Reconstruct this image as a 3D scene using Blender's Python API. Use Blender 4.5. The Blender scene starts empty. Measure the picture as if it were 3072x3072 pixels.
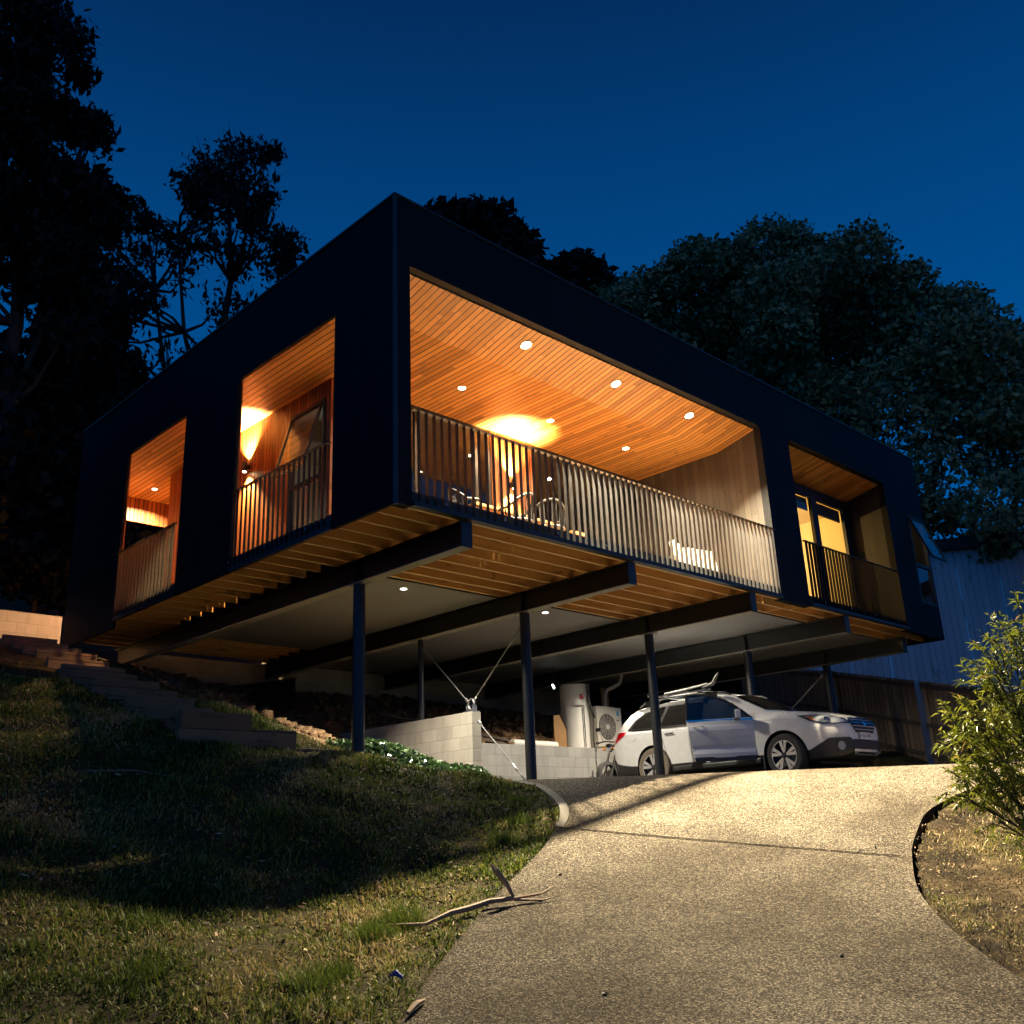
import bpy, bmesh, math, random
import numpy as np
from mathutils import Vector, Matrix
from mathutils.bvhtree import BVHTree
from mathutils.geometry import delaunay_2d_cdt
random.seed(7); rng=np.random.default_rng(11)
PI=math.pi; RAD=math.radians
scn=bpy.context.scene; COL=scn.collection
# ------------------------------------------------------------------ helpers
def tag(o,label=None,cat=None,group=None,kind=None):
    if label:o['label']=label
    if cat:o['category']=cat
    if group:o['group']=group
    if kind:o['kind']=kind
    return o
def empty(name,loc,label,cat,rz=0,group=None):
    o=bpy.data.objects.new(name,None);COL.objects.link(o);o.location=loc;o.rotation_euler=(0,0,rz)
    o.empty_display_size=.2
    return tag(o,label,cat,group)
def link(name,me,parent=None):
    o=bpy.data.objects.new(name,me);COL.objects.link(o)
    if parent is not None:o.parent=parent
    return o
class MB:
    """collects shapes into one mesh"""
    def __init__(s):s.v=[];s.f=[];s.m=[]
    def add(s,vs,fs,m=0):
        n=len(s.v);s.v+=[tuple(p) for p in vs];s.f+=[tuple(i+n for i in f) for f in fs];s.m+=[m]*len(fs);return s
    def box(s,x0,x1,y0,y1,z0,z1,m=0):
        if x0>x1:x0,x1=x1,x0
        if y0>y1:y0,y1=y1,y0
        if z0>z1:z0,z1=z1,z0
        v=[(x0,y0,z0),(x1,y0,z0),(x1,y1,z0),(x0,y1,z0),(x0,y0,z1),(x1,y0,z1),(x1,y1,z1),(x0,y1,z1)]
        return s.add(v,[(0,3,2,1),(4,5,6,7),(0,1,5,4),(1,2,6,5),(2,3,7,6),(3,0,4,7)],m)
    def obox(s,c,ax,ay,az,m=0):
        c,ax,ay,az=map(Vector,(c,ax,ay,az))
        v=[c+ax*i+ay*j+az*k for k in(-1,1) for j in(-1,1) for i in(-1,1)]
        return s.add(v,[(0,2,3,1),(4,5,7,6),(0,1,5,4),(1,3,7,5),(3,2,6,7),(2,0,4,6)],m)
    def tube(s,pts,r,n=8,m=0,cap=True):
        pts=[Vector(p) for p in pts];rs=r if isinstance(r,(list,tuple)) else [r]*len(pts)
        base=len(s.v);up=None
        for i,p in enumerate(pts):
            d=(pts[min(i+1,len(pts)-1)]-pts[max(i-1,0)])
            if d.length<1e-9:d=Vector((0,0,1))
            d.normalize()
            if up is None:
                up=d.orthogonal().normalized()
            up=(up-d*up.dot(d))
            if up.length<1e-6:up=d.orthogonal()
            up.normalize();w=d.cross(up)
            for k in range(n):
                a=2*PI*k/n;s.v.append(tuple(p+(up*math.cos(a)+w*math.sin(a))*rs[i]))
        for i in range(len(pts)-1):
            for k in range(n):
                a=base+i*n+k;b=base+i*n+(k+1)%n;s.f.append((a,b,b+n,a+n));s.m.append(m)
        if cap:
            s.f.append(tuple(base+k for k in reversed(range(n))));s.m.append(m)
            e=base+(len(pts)-1)*n;s.f.append(tuple(e+k for k in range(n)));s.m.append(m)
        return s
    def prism(s,poly,ax,o,d,m=0):
        """poly 2d; ax=(U,V) 3d axes; o origin; d extrusion vector"""
        U,V=Vector(ax[0]),Vector(ax[1]);o=Vector(o);d=Vector(d);n=len(poly)
        a=[o+U*p[0]+V*p[1] for p in poly];b=[p+d for p in a]
        if U.cross(V).dot(d)>0:a,b=a,b;fl=True
        else:fl=False
        fs=[tuple(range(n)),tuple(range(2*n-1,n-1,-1))]
        for i in range(n):
            j=(i+1)%n;fs.append((i,i+n,j+n,j))
        if fl:fs=[tuple(reversed(f)) for f in fs]
        return s.add(a+b,fs,m)
    def lathe(s,prof,c=(0,0,0),axis='z',n=32,m=0):
        base=len(s.v);k=len(prof)
        for i in range(n):
            a=2*PI*i/n
            for r,h in prof:
                p=(r*math.cos(a),r*math.sin(a),h)
                if axis=='y':p=(p[0],p[2],p[1])
                if axis=='x':p=(p[2],p[0],p[1])
                s.v.append((p[0]+c[0],p[1]+c[1],p[2]+c[2]))
        for i in range(n):
            for j in range(k-1):
                a=base+i*k+j;b=base+((i+1)%n)*k+j;s.f.append((a,b,b+1,a+1));s.m.append(m)
        return s
    def build(s,name,mats,parent=None,smooth=False,bevel=0,local=False):
        me=bpy.data.meshes.new(name);vs=s.v
        if parent is not None and not local:
            L=parent_loc(parent);vs=[(p[0]-L[0],p[1]-L[1],p[2]-L[2]) for p in vs]
        me.from_pydata(vs,[],s.f)
        for mt in (mats if isinstance(mats,(list,tuple)) else [mats]):me.materials.append(mt)
        me.polygons.foreach_set('material_index',s.m)
        if smooth:me.polygons.foreach_set('use_smooth',[True]*len(s.f))
        me.update()
        o=link(name,me,parent)
        if bevel:
            b=o.modifiers.new('bevel','BEVEL');b.width=bevel;b.segments=2;b.limit_method='ANGLE'
        if smooth and not bevel:
            try:me.set_sharp_from_angle(angle=RAD(40))
            except Exception:pass
        return o
def parent_loc(p):
    L=Vector((0,0,0))
    while p is not None:L+=Vector(p.location);p=p.parent
    return L
def npmesh(name,V,F,mat,parent=None,smooth=False,col=None,colname='tint'):
    """V (n,3) F (m,k) numpy"""
    me=bpy.data.meshes.new(name);V=np.asarray(V,dtype=np.float32)
    if parent is not None:V=V-np.array(parent_loc(parent),dtype=np.float32)
    F=np.asarray(F,dtype=np.int32);k=F.shape[1]
    me.vertices.add(len(V));me.vertices.foreach_set('co',V.ravel())
    me.loops.add(F.size);me.loops.foreach_set('vertex_index',F.ravel())
    me.polygons.add(len(F));me.polygons.foreach_set('loop_start',np.arange(0,F.size,k,dtype=np.int32))
    me.polygons.foreach_set('loop_total',np.full(len(F),k,dtype=np.int32))
    if smooth:me.polygons.foreach_set('use_smooth',np.ones(len(F),dtype=bool))
    me.update(calc_edges=True);me.validate()
    me.materials.append(mat)
    if col is not None:
        a=me.attributes.new(colname,'FLOAT','POINT');a.data.foreach_set('value',np.asarray(col,dtype=np.float32))
    return link(name,me,parent)
def copy_tree(o,parent=None,loc=None,rz=None):
    c=o.copy();COL.objects.link(c);c.parent=parent
    if loc is not None:c.location=loc
    if rz is not None:c.rotation_euler=(0,0,rz)
    for ch in list(o.children):copy_tree(ch,c)
    return c
# ------------------------------------------------------------------ materials
class NT:
    def __init__(s,name):
        s.mat=bpy.data.materials.new(name);s.mat.use_nodes=True;s.t=s.mat.node_tree;s.t.nodes.clear()
        s.out=s.n('ShaderNodeOutputMaterial');s.b=s.n('ShaderNodeBsdfPrincipled');s.l(s.b.outputs[0],s.out.inputs[0])
    def n(s,ty,**k):
        x=s.t.nodes.new(ty)
        for a,v in k.items():setattr(x,a,v)
        return x
    def l(s,a,b):s.t.links.new(a,b)
    def inp(s,node,name,v):
        i=node.inputs[name]
        if hasattr(v,'is_output') or isinstance(v,bpy.types.NodeSocket):s.l(v,i)
        else:i.default_value=v
    def coord(s,kind='Object'):return s.n('ShaderNodeTexCoord').outputs[kind]
    def geo(s):return s.n('ShaderNodeNewGeometry').outputs['Position']
    def sep(s,v):
        x=s.n('ShaderNodeSeparateXYZ');s.l(v,x.inputs[0]);return x.outputs
    def comb(s,x=0,y=0,z=0):
        c=s.n('ShaderNodeCombineXYZ');s.inp(c,'X',x);s.inp(c,'Y',y);s.inp(c,'Z',z);return c.outputs[0]
    def m(s,op,a,b=None,c=None):
        x=s.n('ShaderNodeMath',operation=op)
        for i,v in enumerate((a,b,c)):
            if v is None:continue
            if isinstance(v,(int,float)):x.inputs[i].default_value=v
            else:s.l(v,x.inputs[i])
        return x.outputs[0]
    def noise(s,v,scale=5,detail=4,rough=.55,out='Fac',dist=0):
        x=s.n('ShaderNodeTexNoise');s.l(v,x.inputs['Vector']);x.inputs['Scale'].default_value=scale
        x.inputs['Detail'].default_value=detail;x.inputs['Roughness'].default_value=rough;x.inputs['Distortion'].default_value=dist
        return x.outputs[out]
    def vor(s,v,scale=5,out='Distance',feat='F1'):
        x=s.n('ShaderNodeTexVoronoi',feature=feat);s.l(v,x.inputs['Vector']);x.inputs['Scale'].default_value=scale;return x.outputs[out]
    def ramp(s,f,stops):
        x=s.n('ShaderNodeValToRGB');s.l(f,x.inputs[0]);e=x.color_ramp.elements
        while len(e)<len(stops):e.new(.5)
        for i,(p,c) in enumerate(stops):
            e[i].position=p;e[i].color=(*c,1) if len(c)==3 else c
        return x.outputs[0]
    def mix(s,f,a,b,blend='MIX'):
        x=s.n('ShaderNodeMix',data_type='RGBA',blend_type=blend)
        for i,v in ((0,f),(6,a),(7,b)):
            if isinstance(v,(int,float)):x.inputs[i].default_value=v
            elif isinstance(v,tuple):x.inputs[i].default_value=(*v,1) if len(v)==3 else v
            else:s.l(v,x.inputs[i])
        return x.outputs[2]
    def mapping(s,v,scale=(1,1,1),loc=(0,0,0),rot=(0,0,0)):
        x=s.n('ShaderNodeMapping');s.l(v,x.inputs[0]);x.inputs['Scale'].default_value=scale;x.inputs['Location'].default_value=loc;x.inputs['Rotation'].default_value=rot;return x.outputs[0]
    def bump(s,h,st=.3,d=.01):
        x=s.n('ShaderNodeBump');x.inputs['Strength'].default_value=st;x.inputs['Distance'].default_value=d;s.l(h,x.inputs['Height']);s.l(x.outputs[0],s.b.inputs['Normal']);return x
    def set(s,**k):
        M={'col':'Base Color','rough':'Roughness','metal':'Metallic','spec':'Specular IOR Level','coat':'Coat Weight','trans':'Transmission Weight'}
        for a,v in k.items():
            i=s.b.inputs[M[a]]
            if isinstance(v,(int,float)):i.default_value=v
            elif isinstance(v,tuple):i.default_value=(*v,1)
            else:s.l(v,i)
        return s
def plain(name,col,rough=.5,metal=0,spec=.5,var=.15,scale=6,bump=0,coat=0):
    t=NT(name);p=t.geo();n=t.noise(p,scale,5)
    f=t.m('MULTIPLY_ADD',n,var*2,1-var);c=t.mix(1.0,col,t.comb(f,f,f),'MULTIPLY')
    t.set(col=c,rough=t.m('MULTIPLY_ADD',n,.2,rough-.1),metal=metal,spec=spec,coat=coat)
    if bump:t.bump(t.noise(p,scale*8,4),bump,.005)
    return t.mat
def boards(name,axis,pitch,cols,groove=.07,rough=.45,across=None,length=2.4,dark=(.01,.005,.002),spec=.4,grain=1.0,bumpst=.5):
    """axis: world axis across the boards ('x','y','z'); boards run along `across`"""
    t=NT(name);P=t.geo();X=dict(zip('xyz',t.sep(P)))
    u=t.m('DIVIDE',X[axis],pitch);i=t.m('FLOOR',u);fr=t.m('FRACT',u)
    w=t.n('ShaderNodeTexWhiteNoise',noise_dimensions='1D');t.l(i,w.inputs['W'])
    al=X[across];seg=t.m('FLOOR',t.m('ADD',t.m('DIVIDE',al,length),t.m('MULTIPLY',w.outputs['Value'],7.3)))
    w2=t.n('ShaderNodeTexWhiteNoise',noise_dimensions='2D');t.l(t.comb(i,seg,0),w2.inputs['Vector'])
    sc={'x':(30,30,30),'y':(30,30,30),'z':(30,30,30)}[axis];sc=list(sc);sc['xyz'.index(across)]=1.2
    off=t.n('ShaderNodeVectorMath',operation='ADD');t.l(P,off.inputs[0]);t.l(t.comb(t.m('MULTIPLY',w2.outputs['Value'],9),t.m('MULTIPLY',w2.outputs['Value'],5),0),off.inputs[1])
    g=t.noise(t.mapping(off.outputs[0],tuple(sc)),1,5,.6,dist=.3)
    knot=t.noise(t.mapping(off.outputs[0],tuple(8 if k!='xyz'.index(across) else 2.5 for k in range(3))),1,2,.5)
    f=t.m('ADD',t.m('MULTIPLY',w2.outputs['Value'],.62),t.m('MULTIPLY',t.m('SUBTRACT',g,.3),.55*grain))
    c=t.ramp(f,[(0,cols[0]),(.35,cols[1]),(.7,cols[2]),(1,cols[3])])
    c=t.mix(t.m('MULTIPLY',t.m('GREATER_THAN',knot,.68),.45),c,tuple(q*.25 for q in cols[0]))
    edge=t.m('MINIMUM',fr,t.m('SUBTRACT',1,fr));gm=t.m('LESS_THAN',edge,groove)
    c=t.mix(gm,c,dark)
    t.set(col=c,rough=t.m('MULTIPLY_ADD',g,.3,rough-.15),spec=spec)
    h=t.m('ADD',t.m('MULTIPLY',t.m('SMOOTH_MIN',edge,groove*1.6,.02) if False else t.m('MINIMUM',edge,groove*1.5),6),t.m('MULTIPLY',g,.15))
    t.bump(h,bumpst,.01)
    return t.mat
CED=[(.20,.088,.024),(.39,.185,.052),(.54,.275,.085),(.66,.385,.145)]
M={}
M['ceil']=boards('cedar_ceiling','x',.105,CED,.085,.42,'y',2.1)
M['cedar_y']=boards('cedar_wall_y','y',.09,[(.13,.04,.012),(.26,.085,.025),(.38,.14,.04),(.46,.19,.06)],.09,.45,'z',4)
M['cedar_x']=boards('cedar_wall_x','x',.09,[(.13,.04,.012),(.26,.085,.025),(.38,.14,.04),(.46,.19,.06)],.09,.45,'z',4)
M['grey_y']=boards('weathered_wall_y','y',.13,[(.020,.016,.0125),(.034,.028,.022),(.05,.041,.033),(.066,.055,.044)],.03,.6,'z',3)
M['darkwood_y']=boards('dark_wall_y','y',.13,[(.009,.006,.004),(.015,.010,.0066),(.021,.0144,.0096),(.027,.0186,.0126)],.03,.6,'z',3)
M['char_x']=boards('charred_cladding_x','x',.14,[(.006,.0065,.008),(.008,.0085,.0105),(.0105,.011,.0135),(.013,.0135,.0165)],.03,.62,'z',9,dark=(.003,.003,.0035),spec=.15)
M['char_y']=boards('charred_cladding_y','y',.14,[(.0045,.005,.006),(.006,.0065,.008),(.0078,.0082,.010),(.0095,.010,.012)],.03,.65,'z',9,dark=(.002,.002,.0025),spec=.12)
PINE=[(.42,.20,.055),(.58,.29,.09),(.68,.37,.13),(.76,.45,.18)]
M['pine']=boards('pine_joist','z',.5,PINE,.0,.6,'x',60,grain=1.3,bumpst=.15)
M['pine_lit_underside']=plain('pine_lit_underside',(.84,.60,.34),.6,var=.3,scale=9)  # paler pine: light from below put into the colour of joist undersides
M['deckboard']=plain('decking_timber',(.34,.22,.13),.6,var=.3,scale=8)
M['sleeper']=boards('timber_sleeper','z',.205,[(.12,.066,.034),(.18,.098,.05),(.23,.13,.07),(.27,.155,.085)],.02,.75,'x',3,grain=1.4)
M['black_steel']=plain('black_painted_steel',(.012,.012,.013),.38,spec=.5,var=.25,scale=3)
M['bar']=plain('balustrade_steel',(.017,.017,.018),.45,var=.3,scale=5)
M['bar_shaded']=plain('balustrade_steel_shaded',(.010,.010,.011),.6,var=.3,scale=5,spec=.2)  # darker copy of the same steel: shade on unlit balusters put into the colour
M['galv']=plain('galvanised_steel',(.30,.30,.30),.4,metal=.7,var=.3,scale=14)
M['flange']=plain('steel_flange',(.30,.29,.26),.5,var=.25,scale=4)
M['soffit']=plain('grey_soffit_sheet',(.24,.24,.24),.55,var=.06,scale=1.5)
M['roof']=plain('roof_membrane',(.02,.02,.022),.7)
M['band']=plain('steel_fascia',(.02,.021,.026),.4,var=.2,scale=2)
M['tray']=plain('painted_interior_wall',(.62,.56,.44),.7,var=.04)
M['cream']=plain('cream_interior_wall',(.70,.60,.36),.7,var=.04)
M['dark_int']=plain('dark_interior',(.10,.095,.085),.7)
M['frame']=plain('window_frame',(.025,.024,.023),.4)
M['black_plastic']=plain('black_plastic',(.02,.02,.021),.45,var=.15)
M['wicker']=plain('black_wicker',(.006,.006,.006),.6,var=.3,scale=30)
M['table']=boards('table_timber','y',.12,[(.30,.12,.04),(.40,.17,.06),(.48,.22,.08),(.55,.27,.11)],.03,.4,'x',4)
M['cushion']=plain('white_cushion',(.36,.345,.30),.85,var=.06,scale=20,bump=.3)
M['ply']=plain('plywood_offcut',(.26,.14,.05),.7,var=.35,scale=7)
M['rubber']=plain('tyre_rubber',(.035,.033,.031),.75,var=.3,scale=10)
M['dusty_rubber']=plain('dusty_rubber',(.16,.135,.10),.85,var=.35,scale=12)
M['car_white']=plain('car_paint',(.70,.70,.69),.28,spec=.5,var=.0,coat=.2)
M['alloy']=plain('alloy',(.62,.62,.62),.3,metal=.6,var=.05)
M['chrome']=plain('chrome',(.75,.75,.75),.15,metal=1,var=.05)
M['orange']=plain('orange_lens',(.8,.22,.02),.3)
M['white_enamel']=plain('white_enamel',(.66,.64,.58),.4,var=.06,scale=2)
M['beige_enamel']=plain('beige_enamel',(.55,.52,.45),.45,var=.06,scale=2)
M['red_sticker']=plain('red_sticker',(.45,.02,.02),.4)
M['blue_sticker']=plain('blue_sticker',(.05,.35,.6),.4)
M['ink']=plain('ink',(.02,.02,.03),.6)
M['joint_filler']=plain('joint_filler',(.008,.007,.006),.95,spec=.0)
M['plate']=plain('plate_white',(.75,.75,.73),.4,var=.03)
M['plate_blue']=plain('plate_ink',(.02,.04,.25),.5)
def glass(name,tint=(1,1,1),rough=0,ior=1.45,refl=1.0):
    t=NT(name);t.t.nodes.remove(t.b);ge=t.n('ShaderNodeNewGeometry');dt=t.n('ShaderNodeVectorMath',operation='DOT_PRODUCT');t.l(ge.outputs['Incoming'],dt.inputs[0]);t.l(ge.outputs['Normal'],dt.inputs[1])
    f0=((ior-1)/(ior+1))**2;c=t.m('SUBTRACT',1,t.m('ABSOLUTE',dt.outputs['Value']));fr_=t.m('MULTIPLY_ADD',t.m('POWER',c,5),1-f0,f0)
    tr=t.n('ShaderNodeBsdfTransparent');tr.inputs[0].default_value=(*tint,1);g=t.n('ShaderNodeBsdfGlossy');g.inputs['Roughness'].default_value=rough
    mx=t.n('ShaderNodeMixShader');t.l(t.m('MULTIPLY',fr_,refl),mx.inputs[0]);t.l(tr.outputs[0],mx.inputs[1]);t.l(g.outputs[0],mx.inputs[2]);t.l(mx.outputs[0],t.out.inputs[0]);return t.mat
M['glass']=glass('window_glass',(.85,.88,.88),.0,1.7)
M['clear_glass']=glass('clear_glass',(.95,.95,.93),.0,1.45)
M['car_glass']=glass('car_glass',(.25,.28,.30),.02,1.6)
t=NT('car_glass_dark');t.set(col=(.012,.012,.011),rough=.06,spec=.6);M['tint_glass']=t.mat
t=NT('lamp_lens');t.set(col=(.35,.38,.42),rough=.1,metal=.3,coat=1.0);t.bump(t.vor(t.geo(),60),.8,.01);M['lens']=t.mat
t=NT('tail_lens');t.set(col=(.42,.005,.012),rough=.12,coat=1.0);M['tail']=t.mat
def emit(name,col,st):
    t=NT(name);t.t.nodes.remove(t.b);e=t.n('ShaderNodeEmission');e.inputs[0].default_value=(*col,1);e.inputs[1].default_value=st;t.l(e.outputs[0],t.out.inputs[0]);return t.mat
M['lamp']=emit('lit_lamp_face',(1,.87,.66),45)
M['lamp_far']=emit('lit_lamp_face_soft',(1,.93,.82),14)
M['lamp_small']=emit('small_lit_lamp',(.85,1,.95),6)
M['tube_glow']=emit('wall_lamp_glow',(1,.72,.38),40)
# concrete driveway
t=NT('exposed_aggregate');P=t.geo();v=t.vor(P,88,'Color');d=t.vor(P,88);v2=t.vor(P,170,'Color')
s1=t.sep(v)[0];s2=t.sep(v2)[1];f=t.m('ADD',t.m('MULTIPLY',s1,.6),t.m('MULTIPLY',s2,.4))
c=t.ramp(f,[(0,(.006,.0053,.0044)),(.36,(.030,.026,.0205)),(.56,(.085,.072,.055)),(.77,(.20,.170,.13)),(1,(.46,.40,.31))])
big=t.noise(P,.55,5,.6);c=t.mix(t.ramp(big,[(.38,(0,0,0)),(.62,(1,1,1))]),t.mix(1.0,c,(.50,.48,.45),'MULTIPLY'),c)
st=t.noise(P,2.2,6,.7);c=t.mix(t.m('MULTIPLY',t.ramp(st,[(.55,(0,0,0)),(.72,(1,1,1))]),.35),c,(.10,.085,.065))
t.set(col=c,rough=.9,spec=.06);t.bump(t.m('ADD',d,t.m('MULTIPLY',t.noise(P,9,3),.4)),.75,.006);M['aggregate']=t.mat
M['concrete']=plain('plain_concrete',(.07,.062,.048),.8,var=.25,scale=5,bump=.4)
# concrete block
def block(name,ax,base=(.42,.39,.33),z0=0):
    t=NT(name);P=t.geo();X=dict(zip('xyz',t.sep(P)));row=t.m('FLOOR',t.m('DIVIDE',t.m('SUBTRACT',X['z'],z0),.2));
    u=t.m('ADD',t.m('DIVIDE',X[ax],.4),t.m('MULTIPLY',row,.5));fx=t.m('FRACT',u);fz=t.m('FRACT',t.m('DIVIDE',t.m('SUBTRACT',X['z'],z0),.2))
    ex=t.m('MULTIPLY',t.m('MINIMUM',fx,t.m('SUBTRACT',1,fx)),.4);ez=t.m('MULTIPLY',t.m('MINIMUM',fz,t.m('SUBTRACT',1,fz)),.2)
    e=t.m('MINIMUM',ex,ez);g=t.m('LESS_THAN',t.m('ADD',e,t.m('MULTIPLY',t.noise(P,20,2),.002)),.0065)
    w=t.n('ShaderNodeTexWhiteNoise',noise_dimensions='2D');t.l(t.comb(t.m('FLOOR',u),row,0),w.inputs['Vector'])
    k=t.m('ADD',t.m('MULTIPLY_ADD',w.outputs['Value'],.22,.72),t.m('MULTIPLY',t.noise(P,7,6,.7),.3));c=t.mix(1.0,base,t.comb(k,k,k),'MULTIPLY')
    stain=t.noise(t.mapping(P,(3,3,.5)),1,5,.7);c=t.mix(t.m('MULTIPLY',t.ramp(stain,[(.5,(0,0,0)),(.7,(1,1,1))]),.4),c,tuple(q*.45 for q in base))
    c=t.mix(t.m('MULTIPLY',g,.55),c,tuple(q*.55 for q in base))
    t.set(col=c,rough=.85,spec=.3);t.bump(t.m('ADD',t.m('MULTIPLY',t.m('MINIMUM',e,.012),60),t.noise(P,90,3)),.5,.004);return t.mat
M['block_y']=block('block_wall_y','y',z0=-1.785);M['block_x']=block('block_wall_x','x',base=(.22,.215,.20),z0=-2.105);M['block_far']=block('block_wall_far','x',base=(.46,.44,.36),z0=.1)
# ground
t=NT('lawn_soil');P=t.geo();n=t.noise(P,3.5,7,.65);n2=t.noise(P,40,4,.7)
c=t.ramp(t.m('ADD',t.m('MULTIPLY',n,.6),t.m('MULTIPLY',n2,.4)),[(.3,(.018,.014,.008)),(.5,(.05,.042,.02)),(.62,(.09,.075,.035)),(.8,(.15,.115,.06))])
t.set(col=c,rough=.95,spec=.1);t.bump(t.m('ADD',n2,n),.9,.03);M['soil']=t.mat
t=NT('clay_bank');P=t.geo();n=t.noise(P,8,7,.7);c=t.ramp(n,[(.3,(.09,.05,.025)),(.5,(.24,.145,.075)),(.7,(.38,.26,.15))]);t.set(col=c,rough=.95,spec=.1);t.bump(t.noise(P,22,5,.7),1,.05);M['clay']=t.mat
t=NT('bark_mulch');P=t.geo();n=t.noise(P,26,8,.75,dist=1.2);n0=t.noise(P,2.2,4,.6);c=t.ramp(t.m('ADD',t.m('MULTIPLY',n,.5),t.m('MULTIPLY',n0,.5)),[(.40,(.014,.010,.006)),(.49,(.035,.025,.014)),(.57,(.11,.08,.042)),(.70,(.22,.16,.09))]);t.set(col=c,rough=.95,spec=.1);t.bump(n,1,.05);M['mulch']=t.mat
def attr_mat(name,stops,rough=.6,spec=.25,trans=0,attr='tint'):
    t=NT(name);a=t.n('ShaderNodeAttribute',attribute_name=attr);c=t.ramp(a.outputs['Fac'],stops);t.set(col=c,rough=rough,spec=spec)
    if trans:
        tl=t.n('ShaderNodeBsdfTranslucent');t.l(c,tl.inputs[0]);mx=t.n('ShaderNodeMixShader');mx.inputs[0].default_value=trans
        t.l(t.b.outputs[0],mx.inputs[1]);t.l(tl.outputs[0],mx.inputs[2]);t.l(mx.outputs[0],t.out.inputs[0])
    return t.mat
M['grass']=attr_mat('grass_blades',[(0,(.03,.045,.008)),(.3,(.09,.13,.018)),(.52,(.19,.22,.04)),(.72,(.27,.20,.075)),(1,(.46,.36,.18))],.6,.2,.25)
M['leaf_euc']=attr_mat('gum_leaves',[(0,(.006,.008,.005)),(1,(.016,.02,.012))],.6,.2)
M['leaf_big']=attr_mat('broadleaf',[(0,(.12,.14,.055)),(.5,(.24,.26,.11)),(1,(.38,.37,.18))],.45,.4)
M['leaf_shrub']=attr_mat('shrub_leaves',[(0,(.13,.17,.012)),(.5,(.34,.38,.04)),(.8,(.50,.46,.10)),(1,(.52,.26,.11))],.4,.4,.3)
M['leaf_ivy']=attr_mat('ivy_leaves',[(0,(.02,.045,.012)),(.6,(.06,.12,.03)),(1,(.20,.26,.14))],.25,.6,.1)
M['bark']=plain('tree_bark',(.05,.042,.036),.85,var=.4,scale=8,bump=.5)
M['twig']=plain('dry_bark_strip',(.24,.16,.10),.75,var=.4,scale=12,bump=.4)
M['paling']=boards('fence_paling','y',.145,[(.17,.12,.075),(.27,.19,.125),(.35,.26,.18),(.42,.33,.24)],.05,.8,'z',5,grain=1.5)
M['fence_rail']=plain('fence_rail',(.10,.08,.06),.8,var=.3)
M['shed_wall']=plain('pale_sheet_wall',(.74,.76,.80),.5,var=.06,scale=1.2)
M['shed_wall']=boards('ribbed_sheet','y',.19,[(.60,.62,.66),(.66,.68,.72),(.70,.72,.76),(.74,.76,.80)],.06,.45,'z',30,dark=(.42,.44,.48),bumpst=.8)
M['shed_roof']=plain('dark_roof',(.02,.02,.022),.6)
# ------------------------------------------------------------------ terrain
CAM=np.array([-6.655,-8.607,-3.759]);FL=-3.03
def Zd(x,y):
    u=.016*(x+6.655)+.0192*(y+8.607);p=-5.3771+u+18.823*u*u*np.sign(u);k=.1
    return FL-k*np.logaddexp(0,(FL-p)/k)
LP=[(-12.5,-11.5),(-9.0,-9.0),(-6.6,-6.6),(-4.6,-4.95),(-2.8,-3.65),(-2.06,-3.07),(-.72,-2.2),(.1,-1.75),(.8,-1.38),(1.38,-1.01),(1.64,-.85),(1.93,-.55),(2.18,-.15),(2.34,.23),(2.38,.83),(2.62,1.7),(3.2,2.7),(4.17,3.42),(4.42,4.97),(7.5,4.97),(11,4.97),(14.6,4.97)]
RP=[(-9,-15.5),(-5,-12),(-2.3,-9),(-.6,-7),(.26,-6),(.51,-5.74),(.81,-5.45),(1.18,-5.14),(1.7,-4.78),(2.15,-4.53),(2.88,-4.2),(3.29,-4.04),(3.89,-3.85),(4.47,-3.69),(5,-3.64),(5.51,-3.64),(5.96,-3.68),(6.61,-3.78),(7.12,-3.89),(9,-4.4),(12,-5.2),(15,-4.6)]
POLY=np.array(LP+[(14.9,0)]+RP[::-1])
MASK=np.array([((4.44,3.6) if p==(4.17,3.42) else (4.40,5.14) if p==(4.42,4.97) else (p[0],5.14) if p[1]==4.97 else p) for p in LP]+[(14.9,0)]+RP[::-1])
def inside(x,y,P=POLY):
    c=np.zeros(np.shape(x),bool);n=len(P)
    for i in range(n):
        x1,y1=P[i];x2,y2=P[(i+1)%n]
        if y1==y2:continue
        m=((y1>y)!=(y2>y))&(x<(x2-x1)*(y-y1)/(y2-y1)+x1);c^=m
    return c
def edge_dist(x,y,P):
    d=np.full(np.shape(x),1e9)
    for i in range(len(P)-1):
        a=np.array(P[i]);b=np.array(P[i+1]);ab=b-a;t=np.clip(((x-a[0])*ab[0]+(y-a[1])*ab[1])/(ab@ab),0,1)
        d=np.minimum(d,np.hypot(x-a[0]-ab[0]*t,y-a[1]-ab[1]*t))
    return d
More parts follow.
